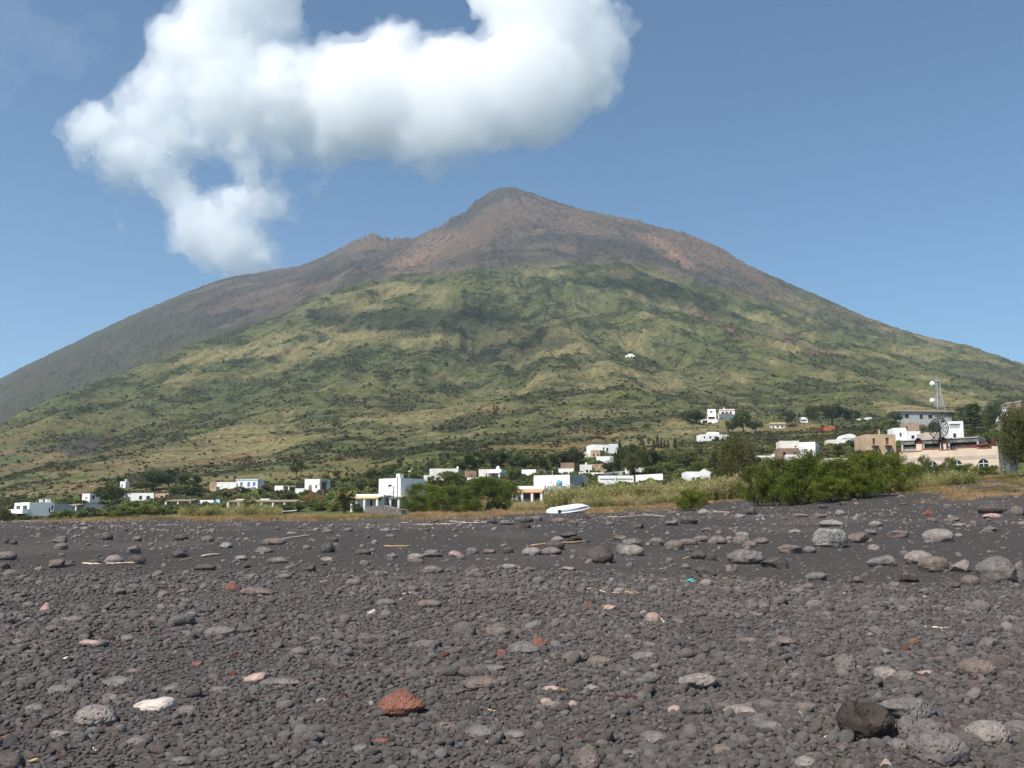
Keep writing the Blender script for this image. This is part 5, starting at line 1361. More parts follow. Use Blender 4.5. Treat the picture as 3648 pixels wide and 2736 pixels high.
MB().box(q['off'] + q['dL'] * (q['lL'] + 2.6) + Vector((0, 0, q['h'] * .42)) + q['nL'] * .2, -q['dL'] * 2.5, -q['nL'] * 4, Vector((0, 0, q['h'] * .33))).build('terrace', M['dark'], r)
# the cube house
r, q = Hs('white_house', 'big white cube house with one dark window, left of the centre thicket', 1349, 1426, 1512, 1703, 1806, 38, 'white', 'L w .44 .60 .66 .78 wooddoor')
chim(r, q, .1, .05, .9, .8)
rr, q2 = house('x', '', 1268, 1366, 1368, 1760, 1806, 14, 'white', 'L w .52 .60 .1 .55 dark;L w .80 .9 .45 .75', root=r, Y=r.location.y - 4.5, wall='porch_wall', dp=6)
pergola(r, q2, 'L', .02, .98, .78, 2.4, 'awning', 3)
rr, q3 = house('x', '', 1366, 1367, 1440, 1764, 1806, 14, 'greywall', 'R w .35 .5 .1 .4', root=r, Y=r.location.y - 4.2, wall='side_wall', dp=6)
rr, q4 = house('x', '', 1400, 1445, 1500, 1766, 1806, 20, 'white', 'L w .3 .5 .2 .6', root=r, Y=r.location.y - 1.6, wall='porch_wall', dp=5)
pergola(r, q4, 'L', -.4, .98, .85, 2.6, 'darkcement', 3)
def wall_run(name, label, pts, h, t, mat, cat='wall', base_drop=1.0, tops=None):
    """free standing wall through photo points (px, base row)"""
    ws = [hit(*p) for p in pts]; o0 = ws[0]; mb = MB()
    for i in range(len(ws) - 1):
        a, b_ = ws[i] - o0, ws[i + 1] - o0; d = (b_ - a); d.z = 0; n = Vector((d.y, -d.x, 0)).normalized() * t
        h0 = (tops[i] if tops else h); h1 = (tops[i + 1] if tops else h); dz = Vector((0, 0, base_drop))
        q = [a - dz, b_ - dz, b_ - dz - n, a - dz - n, a + Vector((0, 0, h0)), b_ + Vector((0, 0, h1)), b_ + Vector((0, 0, h1)) - n, a + Vector((0, 0, h0)) - n]
        for f in ((0, 1, 5, 4), (1, 2, 6, 5), (2, 3, 7, 6), (3, 0, 4, 7), (4, 5, 6, 7)): mb.poly(*[q[k] for k in f])
    return tag(mb.build(name, M[mat], None, o0), label, cat, None, 'thing')
wall_run('garden_wall', 'dark cement garden wall at the beach edge in front of the cube house', [(1303, 1838), (1359, 1841)], 37 * hit(1340, 1840).y / F, .3, 'darkcement')
wall_run('stone_wall', 'low dry-stone wall of lava rubble right of the dark cement wall', [(1360, 1841), (1395, 1843), (1430, 1843)], 1., .5, 'stonewall', tops=[hit(1340, 1840).y / F * q_ for q_ in (38, 31, 27)])
wall_run('garden_wall', 'small pale concrete block in the grass at left centre', [(932, 1836), (950, 1838)], .6, .5, 'tanstone')
wall_run('garden_wall', 'pale low wall block at the left foot of the green bank', [(514, 1846), (548, 1846)], .45, .6, 'tanstone')
# white heap by the grass
b = MB(); g = hit(985, 1836)
v_, f_ = rock_shape(4, 'angular', 77); v_ = v_ * np.array((.95, .6, .45))
o = link('rubble_heap', mesh_np('rubble_heap', v_, f_, M['white'], None, True), None, g + Vector((0, 0, .25))); tag(o, 'white rounded heap beside a white pole in the dry grass', 'heap')
ga, gb = hit(1000, 1834), hit(1058, 1830); tag(MB().tube([Vector((0, 0, .5)), gb - ga + Vector((0, 0, .55))], .05, 8).build('white_pole', M['white'], None, ga), 'long white pole lying on the dry grass right of the white heap', 'pole')
v_, f_ = rock_shape(4, 'slab', 78); o = link('boulder', mesh_np('boulder', v_ * np.array((.7, .4, .35)), f_, SM['p'], None, True), None, hit(1090, 1846)); tag(o, 'pale grey slab on the dry grass left of the dark garden wall', 'boulder')
# lamp posts
def lamp(px, base, top, label, panels=False, Y=None, mat='iron'):
    g = hit(px, base) if Y is None else ground_at(px, Y); h = P(px, top, g.y).z - g.z
    t = thing('street_lamp', label, 'street lamp', g)
    MB().tube([(0, 0, -.3), (0, 0, h)], [.07, .05], 8).build('post', M[mat], t)
    if panels:
        for dz, w_ in ((-.1, 1.0), (-1.05, .95)):
            MB().box(Vector((-w_ * .75, -.25, h + dz - .35)), Vector((w_, 0, .45)), Vector((0, .5, .28)), Vector((-.02, -.02, .05))).build('solar_panel', M['steel'], t)
    else:
        MB().box((-.08, -.55, h - .02), (.16, 0, 0), (0, .6, 0), (0, 0, .1)).build('lamp_head', M['white'], t)
lamp(1400, 1812, 1733, 'dark lamp post with two tilted solar panels before the cube house', True, Y=140)
lamp(1414, 1796, 1697, 'tall thin dark pole before the corner of the cube house', Y=141)
lamp(1833, 1718, 1684, 'thin pale lamp post right of the centre thicket', mat='steel')
lamp(1969, 1752, 1680, 'thin pale mast in front of the grey and white block', mat='steel')
lamp(1013, 1778, 1750, 'thin pale pole over the long porch', mat='steel')
# ---------------- centre
r, q = Hs('white_house', 'long low white house above the fig-like tree, with a brown awning', 1531, 1632, 1641, 1669, 1700, 8, 'offwhite', 'L w .30 .40 .1 .5 wooddoor', dp=6); chim(r, q, .02, .3, .5, .6)
r, q = Hs('white_house', 'small pale hut with white parapet left of the long low house', 1446, 1478, 1480, 1668, 1682, 6, 'offwhite', dp=4)
r, q = Hs('white_house', 'weathered white house half hidden behind the bright fig-like tree', 1510, 1580, 1584, 1692, 1722, 8, 'offwhite', 'L w .2 .3 .4 .7;L d .6 .7 .05 .6', dp=6)
r, q = Hs('brown_house', 'brown plastered house with one small white framed window', 1656, 1697, 1714, 1677, 1708, 22, 'brown', 'L f .38 .60 .20 .48', dp=6)
house('x', '', 1664, 1701, 1703, 1701, 1722, 16, 'white', root=r, Y=r.location.y - 5, wall='terrace_wall', dp=3)
r, q = Hs('white_house', 'white terrace house with a brown door and a small dome, behind the tallest tamarisk', 1706, 1786, 1806, 1671, 1708, 16, 'offwhite', 'L d .32 .42 .15 .62;R w .25 .45 .3 .6;L w .62 .7 .3 .6', dp=6)
p = q['off'] + Vector((-.8, 2., q['h'])); MB().tube([p - Vector((0, 0, .4)), p + Vector((0, 0, .35)), p + Vector((0, 0, .7)), p + Vector((0, 0, .85))], [.5, .48, .3, .06], 12).build('water_tank', M['white'], r)
pergola(r, q, 'L', .45, 1.02, .72, 1.6, 'offwhite', 2)
r, q = Hs('white_house', 'low white house with a flat cream parapet left of the brown topped house', 1859, 1909, 1998, 1672, 1702, 25, 'white', '', dp=6)
r, q = Hs('white_house', 'house with brown plastered top storey and a dark wide window below', 1990, 2044, 2060, 1669, 1697, 10, 'white', 'L w .30 .62 .18 .55 wooddoor', dp=6)
house('x', '', 1998, 2046, 2060, 1648, 1672, 10, 'brown', root=r, Y=r.location.y + 1., wall='upper_wall', sink=.3, dp=5)
r, q = Hs('white_house', 'pale house with a dark doorway and a bare cement right half', 2066, 2110, 2112, 1655, 1692, 8, 'offwhite', 'L d .50 .68 .05 .50 dark', dp=7); chim(r, q, .45, .3, .4, .5)
house('x', '', 2110, 2160, 2182, 1653, 1691, 8, 'tanstone', 'R w .3 .45 .4 .6', root=r, Y=r.location.y + .4, wall='cement_wall', dp=7)
r, q = Hs('white_house', 'grey and white block house with a plain cement right side, by the reeds', 1903, 2030, 2093, 1691, 1756, 28, 'white', 'L w .66 .73 .55 .70 wooddoor', dp=8)
off, dR, lR = q['off'], q['dR'], q['lR']
MB().box(off + dR * .0 + q['nR'] * .015 + Vector((0, 0, -2)), dR * (lR + .015), q['nR'] * .03, Vector((0, 0, q['h'] + 2 - .03))).build('cement_side', M['greywall'], r)
MB().box(q['off'] + q['dR'] * (lR + .1) + q['nR'] * .3 + Vector((0, 0, q['h'] * .62)), q['nR'] * 3.2 - Vector((0, 0, .45)), q['dR'] * 3, Vector((0, 0, .12))).build('porch_roof', M['wooddoor'], r)
house('x', '', 1950, 2017, 2019, 1731, 1758, 8, 'greywall', root=r, Y=r.location.y - 5, wall='terrace_wall', dp=4)
g = ground_at(1994, 150); t = thing('water_tank', 'round blue water tank on the terrace of the grey and white block house', 'water tank', P(1994, 1731, r.location.y - 4.0))
rad = 9 * t.location.y / F
MB().tube([(0, 0, rad * .15), (0, 0, rad * .5), (0, 0, rad * 1.5), (0, 0, rad * 1.85), (0, 0, rad * 2.0)], [rad * .7, rad, rad, rad * .7, rad * .2], 18).build('tank_shell', M['bluetank'], t, None, True)
MB().tube([(0, 0, rad * 1.95), (0, 0, rad * 2.1)], [rad * .25, rad * .22], 12).build('tank_lid', M['bluetank'], t)
MB().tube([(0, 0, -1.4), (0, 0, rad * .2)], .12, 8).build('stand', M['steel'], t)
r, q = Hs('tiled_house', 'small ochre house with an orange tiled porch at the end of the thicket', 1838, 1940, 1946, 1731, 1780, 12, 'white', 'L d .25 .5 .05 .50 reed_mat;L d .65 .82 .05 .5 dark', dp=6)
pergola(r, q, 'L', -.02, 1.0, .72, 2.6, 'tile', 4, drop=.6, name='tiled_roof')
house('x', '', 1921, 1942, 1944, 1752, 1780, 12, 'beige', root=r, Y=r.location.y - 1.2, wall='ochre_wall', dp=1.5)
r, q = Hs('grey_annex', 'dark grey low wall block in front of the grey and white block house', 1925, 2000, 2040, 1753, 1776, 14, 'greywall', dp=4)
r, q = Hs('white_house', 'upper white villa with two dark windows on the slope at centre right', 2112, 2198, 2210, 1585, 1624, -12, 'white', 'L w .43 .49 .30 .75;L w .57 .65 .40 .72', dp=7)
house('x', '', 2178, 2202, 2204, 1582, 1600, -12, 'white', root=r, Y=r.location.y + 1, wall='upper_wall', sink=.3)
house('x', '', 2085, 2110, 2112, 1611, 1634, -4, 'white', root=r, Y=r.location.y - 1, wall='annex_wall')
r, q = Hs('stone_house', 'square greyish stone house in front of the upper white villa', 2104, 2138, 2156, 1603, 1634, 22, 'tanstone', 'L w .28 .42 .30 .62;L d .72 .86 .02 .5 dark')
r, q = Hs('white_house', 'lower white villa with an open terrace, below the stone house', 2125, 2190, 2206, 1625, 1658, 12, 'white', 'R w .2 .6 .4 .8;L w .1 .2 .3 .55', dp=7)
r, q = Hs('pink_house', 'pinkish stone house behind the thin stemmed tree', 2250, 2312, 2320, 1622, 1645, 4, 'tanstone', 'L w .2 .3 .3 .6;L w .6 .7 .3 .6', dp=7)
house('x', '', 2274, 2304, 2306, 1638, 1668, 4, 'white', 'L w .3 .4 .3 .6', root=r, Y=r.location.y - 7, wall='lower_wall', dp=5)
r, q = Hs('white_house', 'white low house with a red garden gate right of the pale doorway house', 2229, 2296, 2301, 1666, 1698, 6, 'white', 'L d .42 .5 .05 .3', dp=6)
r, q = Hs('white_house', 'long low white house with ledges at the back of the reeds', 2134, 2258, 2262, 1694, 1732, 4, 'white', 'L w .68 .78 .0 .22 reed_mat;L d .04 .08 -.1 .3 dark', dp=6)
MB().box(q['off'] + q['dL'] * q['lL'] * .97 + q['nL'] * .1 + Vector((0, 0, q['h'] * .68)), -q['dL'] * q['lL'] * .42, -q['nL'] * .09, Vector((0, 0, .12))).build('ledge', M['greywall'], r)
MB().box(q['off'] + q['dL'] * q['lL'] * .5 + q['nL'] * .1 + Vector((0, 0, q['h'] * .68)), -q['dL'] * q['lL'] * .46, -q['nL'] * .09, Vector((0, 0, .12))).build('ledge', M['greywall'], r)
wall_run('garden_wall', 'long white garden wall running right from the long low white house', [(2266, 1728), (2363, 1722)], 1.9, .3, 'white')
wall_run('garden_wall', 'white terrace wall below the pale doorway house', [(2062, 1702), (2150, 1702), (2228, 1698)], 1.1, .3, 'white')
r, q = Hs('white_house', 'white low house with two brown doors at the right end of the reeds', 2446, 2546, 2550, 1680, 1716, 2, 'white', 'L d .20 .30 -.05 .42;L d .36 .52 -.05 .45', dp=6)
p = q['off'] + q['dL'] * q['lL'] * .36 + Vector((0, 0, q['h'])); MB().poly(p + q['dL'] * .9, p - q['dL'] * .9, p + Vector((0, 0, .55))).poly(p + q['dL'] * .9 - q['nL'] * .3, p + Vector((0, 0, .55)) - q['nL'] * .3, p - q['dL'] * .9 - q['nL'] * .3).build('gable', M['white'], r)
# ---------------- hill houses
r, q = Hs('white_house', 'long low white hillside house with palms, left below the pair of hill houses', 2498, 2596, 2605, 1548, 1566, -4, 'white', 'L w .1 .16 .2 .6;L w .3 .38 .2 .6;L w .5 .6 .2 .6;L w .75 .82 .2 .6', dp=7)
house('x', '', 2527, 2562, 2564, 1539, 1552, -4, 'white', root=r, Y=r.location.y + 2, wall='upper_wall', sink=.4)
r, q = Hs('white_house', 'two-storey white hill house with dark balconies, left of the pair', 2520, 2552, 2560, 1470, 1498, 10, 'white', 'L w .1 .85 .18 .48 dark', dp=6)
house('x', '', 2521, 2550, 2553, 1457, 1473, 10, 'white', 'L w .3 .6 .2 .55 dark', root=r, Y=r.location.y + 1.2, wall='upper_wall', sink=.4, dp=6)
house('x', '', 2500, 2558, 2560, 1494, 1510, 4, 'white', 'L w .05 .35 .15 .8 dark', root=r, Y=r.location.y - 5, wall='terrace_wall', dp=4)
r, q = Hs('white_house', 'white hill house with a pink stripe and verandah, right of the pair', 2564, 2618, 2624, 1457, 1478, 8, 'white', 'L w .12 .3 .1 .55 dark;L w .4 .55 .1 .55 dark;L w .68 .8 .15 .6', dp=7)
chim(r, q, .65, .3, .7, 1.2); MB().box(q['off'] + q['dL'] * q['lL'] + q['nL'] * .12 + Vector((0, 0, q['h'] * .72)), -q['dL'] * q['lL'], -q['nL'] * .1, Vector((0, 0, .5))).build('stripe', M['pinktrim'], r)
wall_run('garden_wall', 'white terrace wall below the right hill house of the pair', [(2562, 1496), (2622, 1498)], 3.2, .5, 'white')
r, q = Hs('stone_hut', 'grey stone hut among bushes right of the dark tall tree on the hill', 2676, 2694, 2700, 1467, 1480, 10, 'stonewall', dp=5)
r, q = Hs('white_house', 'little house with a yellow parapet roof on the right lower slope', 2748, 2796, 2802, 1511, 1526, 6, 'offwhite', 'L d .1 .2 .05 .6 dark;L w .4 .55 .2 .6 dark;L w .75 .9 .2 .7 dark', dp=6)
MB().box(q['off'] + q['dL'] * (q['lL'] + .4) + q['nL'] * .5 + Vector((0, 0, q['h'] + .01)), -q['dL'] * (q['lL'] + .8), -q['nL'] * 5, Vector((0, 0, .9))).build('parapet', M['awning'], r)
r, q = Hs('white_house', 'small white hill house left of the wide dark pine-like tree', 2850, 2878, 2886, 1486, 1508, 8, 'white', 'L w .15 .85 .35 .6 dark', dp=6)
r, q = Hs('white_house', 'lone tiny white house high on the green slope', 2228, 2262, 2268, 1265, 1274, 12, 'white', 'L w .2 .3 .2 .7;L w .6 .7 .2 .7', dp=9, sink=4)
house('x', '', 2236, 2254, 2258, 1260, 1267, 12, 'offwhite', root=r, Y=r.location.y + 3, wall='upper_wall', sink=.5, dp=5)
r, q = Hs('white_house', 'tiny white house rightmost on the green terrace of the lower slope', 3086, 3106, 3109, 1487, 1498, 4, 'white', '', dp=5)
r, q = Hs('white_house', 'tiny white shed beside bushes left of the tiny terrace house', 3057, 3068, 3070, 1491, 1499, 4, 'white', '', dp=4)
wall_run('netting_fence', 'long orange-red netting fence on the right lower slope', [(2898, 1541), (2935, 1538), (2974, 1534)], 14 * hit(2935, 1538).y / F, .15, 'orange_fence', 'fence', .3)
# ---------------- right
r, q = Hs('white_house', 'house with bare brown lower storey and white right part, above the big tamarisks', 2848, 2907, 2921, 1574, 1640, 24, 'white', 'L w .34 .52 .42 .62 beige;L w .68 .80 .44 .60', dp=7)
house('x', '', 2778, 2848, 2849, 1570, 1598, 8, 'offwhite', 'L w .76 .86 .12 .40 tanstone', root=r, Y=r.location.y + 1.5, wall='upper_wall', sink=.2, dp=6)
house('x', '', 2774, 2848, 2849, 1596, 1640, 8, 'brown', 'L w .24 .36 .30 .68 dark;L w .72 .84 .40 .66 reed_mat', root=r, Y=r.location.y + .9, wall='brown_wall', dp=6)
house('x', '', 2802, 2856, 2858, 1619, 1645, 8, 'white', root=r, Y=r.location.y - 4, wall='terrace_wall', dp=3)
r, q = Hs('white_house', 'small white garden house with a grey left side, behind the right thicket', 2699, 2752, 2756, 1623, 1650, 6, 'white', 'L w .05 .2 .1 .6', dp=5)
house('x', '', 2756, 2772, 2774, 1616, 1640, 6, 'offwhite', 'L w .3 .6 .4 .7 dark', root=r, Y=r.location.y + 3, wall='annex_wall', dp=4)
r, q = Hs('white_house', 'white house partly hidden behind the right tamarisk thicket with an orange door', 2945, 3020, 3026, 1632, 1665, 6, 'white', 'L d .25 .42 .1 .75 beige;L d .58 .66 .1 .7', dp=6)
r, q = Hs('white_house', 'long white house with a rounded vault roof above the date palms', 2998, 3062, 3068, 1560, 1582, 2, 'white', 'L w .2 .26 .2 .5;L w .62 .68 .2 .5', dp=6)
ax = q['dL'] * q['lL'] * .5; p0 = q['off'] + q['dL'] * q['lL'] * .52 + Vector((0, 0, q['h'] - .45)); N = 10; mb = MB(); rv_ = q['lL'] * .44
arc = [Vector((0, 0, 0)) + q['dL'] * rv_ * math.cos(math.pi * i / N) + Vector((0, 0, 1.7 * math.sin(math.pi * i / N))) for i in range(N + 1)]
for i in range(N): mb.poly(p0 + arc[i], p0 + arc[i + 1], p0 + arc[i + 1] + q['dR'] * q['lR'] * .95, p0 + arc[i] + q['dR'] * q['lR'] * .95)
mb.poly(*[p0 + a for a in arc]); mb.build('vault', M['white'], r)
r, q = Hs('white_house', 'greyish low house between date palms, left of the vaulted one', 2948, 2990, 2996, 1566, 1592, 10, 'offwhite', 'L w .1 .5 .15 .5 dark', dp=5)
r, q = Hs('beige_house', 'flat beige house with two tall brown shutters and small balconies', 3083, 3194, 3199, 1547, 1625, 4, 'beige', 'L w .26 .345 .50 .82 wooddoor;L w .68 .78 .50 .84 wooddoor;L w .71 .81 .04 .22 dark', dp=8)
house('x', '', 3075, 3083, 3084, 1553, 1625, 4, 'beige', root=r, Y=r.location.y + 1.5, wall='annex_wall', dp=6)
for u_ in (.32, .74):
    p = q['off'] + q['dL'] * q['lL'] * (1 - u_) + Vector((0, 0, q['h'] * .48)); mb = MB(); w_ = q['lL'] * .11
    mb.box(p + q['dL'] * w_ + q['nL'] * .9, -q['dL'] * 2 * w_, -q['nL'] * .88, Vector((0, 0, .14)))
    mb.build('balcony', M['beige'], r)
    MB().poly(p + q['dL'] * w_ * .2 + q['nL'] * .02 - Vector((0, 0, .02)), p - q['dL'] * w_ * .95 + q['nL'] * .85 - Vector((0, 0, .02)), p - q['dL'] * w_ * .95 + q['nL'] * .02 - Vector((0, 0, 2.4))).build('stair_brace', M['brown'], r)
chim(r, q, .38, .3, .3, 1.3, 'beige')
r, q = Hs('white_house', 'white flat house with one brown shutter, right behind the beige house', 3184, 3232, 3250, 1524, 1582, 8, 'white', 'L w .48 .64 .45 .70 wooddoor', dp=6)
r, q = Hs('white_house', 'low white house with one dark square window, below the tan block', 3240, 3282, 3285, 1536, 1586, 4, 'white', 'L w .22 .48 .46 .70 dark', dp=6)
r, q = Hs('stone_house', 'tan stone block house below the long tiled building', 3222, 3276, 3282, 1505, 1545, 6, 'tanstone', 'L w .1 .25 .35 .65 dark', dp=6)
r, q = Hs('tan_house', 'tan house with a brown plastered base behind the mesh dish', 3298, 3352, 3358, 1540, 1590, 4, 'cream', 'L w .5 .6 .5 .7 dark', dp=6)
r, q = Hs('telecom_building', 'long grey building with a faded tiled roof below the mast', 3202, 3392, 3402, 1468, 1508, -6, 'greywall', 'L w .12 .20 .40 .75 dark;L w .40 .46 .35 .75 dark;L w .56 .64 .4 .7 dark', dp=10, cat='building')
b = MB(); A0 = q['off'] + q['dL'] * (q['lL'] + 1.0) + q['nL'] * 1.0 + Vector((0, 0, q['h'] + .02)); b.box(A0, -q['dL'] * (q['lL'] + 2), -q['nL'] * 12 + Vector((0, 0, .8)), Vector((0, 0, .7))); b.build('tiled_roof', M['tileroof'], r)
r, q = Hs('white_house', 'white house with a loggia behind the tiered conifer', 3382, 3436, 3448, 1500, 1580, 8, 'white', 'L w .1 .8 .68 .88 greywall;L w .3 .5 .2 .45 dark', dp=7)
r, q = Hs('white_house', 'white houses with a slanted tan roof at the right, topmost of the village', 3546, 3588, 3632, 1452, 1500, 38, 'white', 'L w .3 .45 .4 .7 dark;R w .3 .4 .5 .75 dark', dp=8)
b = MB(); b.box(q['off'] + q['dL'] * (q['lL'] + .5) + q['nL'] * .5 + Vector((0, 0, q['h'] - .3)), -q['dL'] * (q['lL'] + 1.), -q['nL'] * 8, Vector((0, 0, .35))); b.build('tiled_roof', M['tileroof'], r)
r, q = Hs('brown_house', 'brownish house with sloping white coping at the top right of the village', 3590, 3640, 3660, 1432, 1480, 14, 'brown', 'L w .5 .6 .3 .6 dark', dp=8)
b = MB(); b.box(q['off'] + q['dL'] * (q['lL'] + .4) + q['nL'] * .4 + Vector((0, 0, q['h'] - .9)), -q['dL'] * (q['lL'] + .8) + Vector((0, 0, 1.4)), -q['nL'] * 8, Vector((0, 0, .3))); b.build('coping', M['offwhite'], r)
r, q = Hs('white_house', 'pinkish white house below the brownish one, right of the tiered conifer', 3568, 3600, 3626, 1478, 1545, 38, 'cream', 'L w .3 .6 .4 .7 dark;R w .2 .45 .5 .75 dark', dp=7)
# ---------------- the cream building with arches
r, q = Hs('cream_building', 'long cream building with arched windows and a stepped red coping, at right', 3212, 3563, 3634, 1596, 1702, 37, 'cream', 'L a .06 .15 .0 .62;L a .29 .39 .0 .63;L a .54 .64 .0 .64;L a .80 .90 .0 .65;R a .20 .30 .25 .62;R a .52 .62 .25 .60', dp=10, cat='building', par=.25, Y=150)
o_, dL, dR, nL, lL, lR, h = q['off'], q['dL'], q['dR'], q['nL'], q['lL'], q['lR'], q['h']; up = Vector((0, 0, 1))
for u in (.05, .28, .505, .79):      # arch surrounds stand proud of the wall
    pass
MB().box(o_ + dL * (lL + .02) + nL * .03 + up * (h * .66), -dL * (lL * .985), -nL * .028, up * (h * .11)).build('plaster_band', M['band'], r)
mb = MB(); zc = h + .01
for (a, b_, dz) in ((0., .24, -.06), (.24, .42, .22), (.42, .60, -.02), (.60, .80, .25), (.80, .94, .0)):
    mb.box(o_ + dL * lL * (1 - a) + nL * .06 + up * (zc + dz), -dL * lL * (b_ - a), -nL * .5, up * .14)
mb.build('red_coping', M['redtrim'], r)
mb = MB()
for (a, b_) in ((.24, .42), (.60, .80), (.94, 1.0)): mb.box(o_ + dL * lL * (1 - a) - nL * .02 + up * (zc - .02), -dL * lL * (b_ - a), -nL * .4, up * (.23 if b_ < 1 else .34))
mb.build('parapet', M['cream'], r)
MB().box(o_ + nL * 0 + q['nR'] * .02 + up * -1.0, dR * lR, q['nR'] * .6, up * (h * .28 + 1.0)).build('side_base', M['cream'], r)
# upper storey: open concrete pavilion with curtains
zb = h - .2; hp = 46 * q['k']; back = -nL * 4.2
b = MB(); A0 = o_ + dL * lL * 1.0 - nL * 1.6 + up * zb
MB().box(A0 - dL * 0 + up * (hp * .72 + .02), -dL * lL * .80, -nL * 6, up * (hp * .30)).build('concrete_roof', M['darkcement'], r)
MB().box(A0 + up * (hp * .72 + hp * .30 + .03) + nL * .15, -dL * lL * .80, -nL * 6.3, up * .16).build('roof_edge', M['greywall'], r)
MB().box(A0 - nL * 1.2, -dL * lL * .80, -nL * 4, up * (hp * .72)).build('back_wall', M['dark'], r)
for u in (.0, .20, .225, .46, .49, .78):
    MB().box(A0 - dL * lL * u, -dL * lL * .018, -nL * .4, up * (hp * .72)).build('pillar', M['greywall'], r)
for (u0, u1, m_) in ((.02, .16, 'greywall'), (.25, .45, 'darkcement'), (.52, .75, 'darkcement')):
    mb = MB(); n_ = int((u1 - u0) * 110)
    for i in range(n_):
        a = u0 + (u1 - u0) * i / n_; mb.box(A0 - dL * lL * a - nL * (.5 + .09 * (i % 2)), -dL * lL * (u1 - u0) / n_ * .9, -nL * .05, up * (hp * (.50 + .1 * rnd.random())))
    mb.build('curtain', M[m_], r)
for u in (.19, .44):
    p = A0 - dL * lL * u + nL * .6 + up * (hp * .74); wv = lL * .075; ar = [(-wv * (-math.cos(math.pi * i / 8)) / 2, 1.0 * math.sin(math.pi * i / 8)) for i in range(9)]
    mb = MB()
    for i in range(8):
        mb.poly(p - dL * ar[i][0] + up * ar[i][1], p - dL * ar[i + 1][0] + up * ar[i + 1][1], p - dL * ar[i + 1][0] + up * ar[i + 1][1] - nL * 2.2, p - dL * ar[i][0] + up * ar[i][1] - nL * 2.2)
    mb.poly(*[p - dL * a + up * b2 - nL * .4 for a, b2 in ar]); mb.build('hood', M['rustiron'], r)
    MB().box(p - dL * wv * .5 - up * (hp * .74), dL * wv * .8, -nL * 1., up * (hp * .72)).build('chimney_base', M['cream'], r)
b = MB().tube([o_ + dL * lL * .055 - nL * 1.2 + up * (h - .3), o_ + dL * lL * .055 - nL * 1.2 + up * (h + 2.0)], [.36, .30], 14); b.build('chimney', M['rustiron'], r)
MB().tube([o_ + dL * lL * .27 - nL * .9 + up * (h + .45), o_ + dL * lL * .10 - nL * .9 + up * (h + .75)], [.22, .34], 12).build('pipe', M['rustiron'], r)
# mesh dish
g = ground_at(3340, 152); t = thing('mesh_dish', 'large dark open mesh satellite dish above the cream building', 'satellite dish', P(3372, 1600, 156))
k = 156 / F; c = P(3343, 1526, 156) - t.location; rw, rh = 24 * k, 35 * k; ax = Vector((-.75, -.66, 0)); sx = Vector((.66, -.75, 0)); mb = MB()
rad = rh; 
def dpt(rf, a): return c + (sx * math.cos(a) + up * math.sin(a)) * rad * rf - ax * (.55 * (1 - rf * rf) * rad * .45)
for rf in (.25, .5, .75, 1.0): mb.tube([dpt(rf, 2 * math.pi * i / 28) for i in range(29)], .055 if rf < 1 else .09, 5)
mb.build('dish_ring', M['iron'], t)
mb = MB()
for i in range(12): mb.tube([dpt(f_, 2 * math.pi * i / 12) for f_ in (.02, .35, .7, 1.)], .06, 5)
mb.build('dish_rib', M['iron'], t)
MB().tube([c - ax * .4, c - ax * .4 + ax * rad * .8], .05, 5).build('feed_arm', M['iron'], t)
MB().tube([Vector((-.6, 0, -2)), c - ax * .5 - up * .1], [.2, .14], 8).build('mast', M['iron'], t)
# telecom tower
Yt = hit(3348, 1462).y + 6; g = ground_at(3348, Yt); zt = P(3348, 1360, Yt).z; kt = Yt / F
t = thing('telecom_tower', 'grey lattice telecom tower with two white drum dishes', 'tower', g); Ht = zt - g.z
w0, w1 = 13 * kt, 5.5 * kt; nb = 9; mb = MB(); Lg = []
def leg(i, z):
    ww = w0 + (w1 - w0) * min(1, z / (Ht * .72)); return Vector((ww if i in (1, 2) else -ww, ww if i > 1 else -ww, z))
for i in range(4): MB().tube([leg(i, -1), leg(i, Ht * .36), leg(i, Ht * .72), leg(i, Ht)], .13, 6).build('leg', M['steel'], t)
for j in range(nb + 4):
    z0, z1 = Ht * j / (nb + 4), Ht * (j + 1) / (nb + 4)
    for i in range(4):
        a, b_ = i, (i + 1) % 4; mb.tube([leg(a, z0), leg(b_, z1)], .05, 4); mb.tube([leg(b_, z0), leg(a, z1)], .05, 4); mb.tube([leg(a, z1), leg(b_, z1)], .05, 4)
mb.build('bracing', M['steel'], t)
MB().box((-w1 * 1.5, -w1 * 1.5, Ht), (w1 * 3, 0, 0), (0, w1 * 3, 0), (0, 0, .2)).build('platform', M['steel'], t)
MB().tube([(0, 0, 0), (0, 0, Ht)], .13, 6).build('cable_ladder', M['iron'], t)
for (dx, hh) in ((-1.0, 22), (-.2, 26), (1.0, 19)): MB().tube([(dx * w1, 0, Ht), (dx * w1, 0, Ht + hh * kt)], .09, 5).build('antenna', M['steel'], t)
for (row, rr_) in ((1367, 9), (1427, 9)):
    c = P(3321, row, Yt - 2) - g; a = Vector((-.72, -.69, 0)); rd = rr_ * kt
    MB().tube([c - a * .9, c - a * .6, c + a * .35, c + a * .8, c + a * 1.0], [rd * .5, rd, rd, rd * .6, rd * .1], 20).build('drum_dish', M['dish'], t)
    MB().tube([c - a * .9, Vector((-w1 - (w0 - w1) * max(0, 1 - c.z / (Ht * .72)), -w1, c.z))], .15, 6).build('bracket', M['steel'], t)
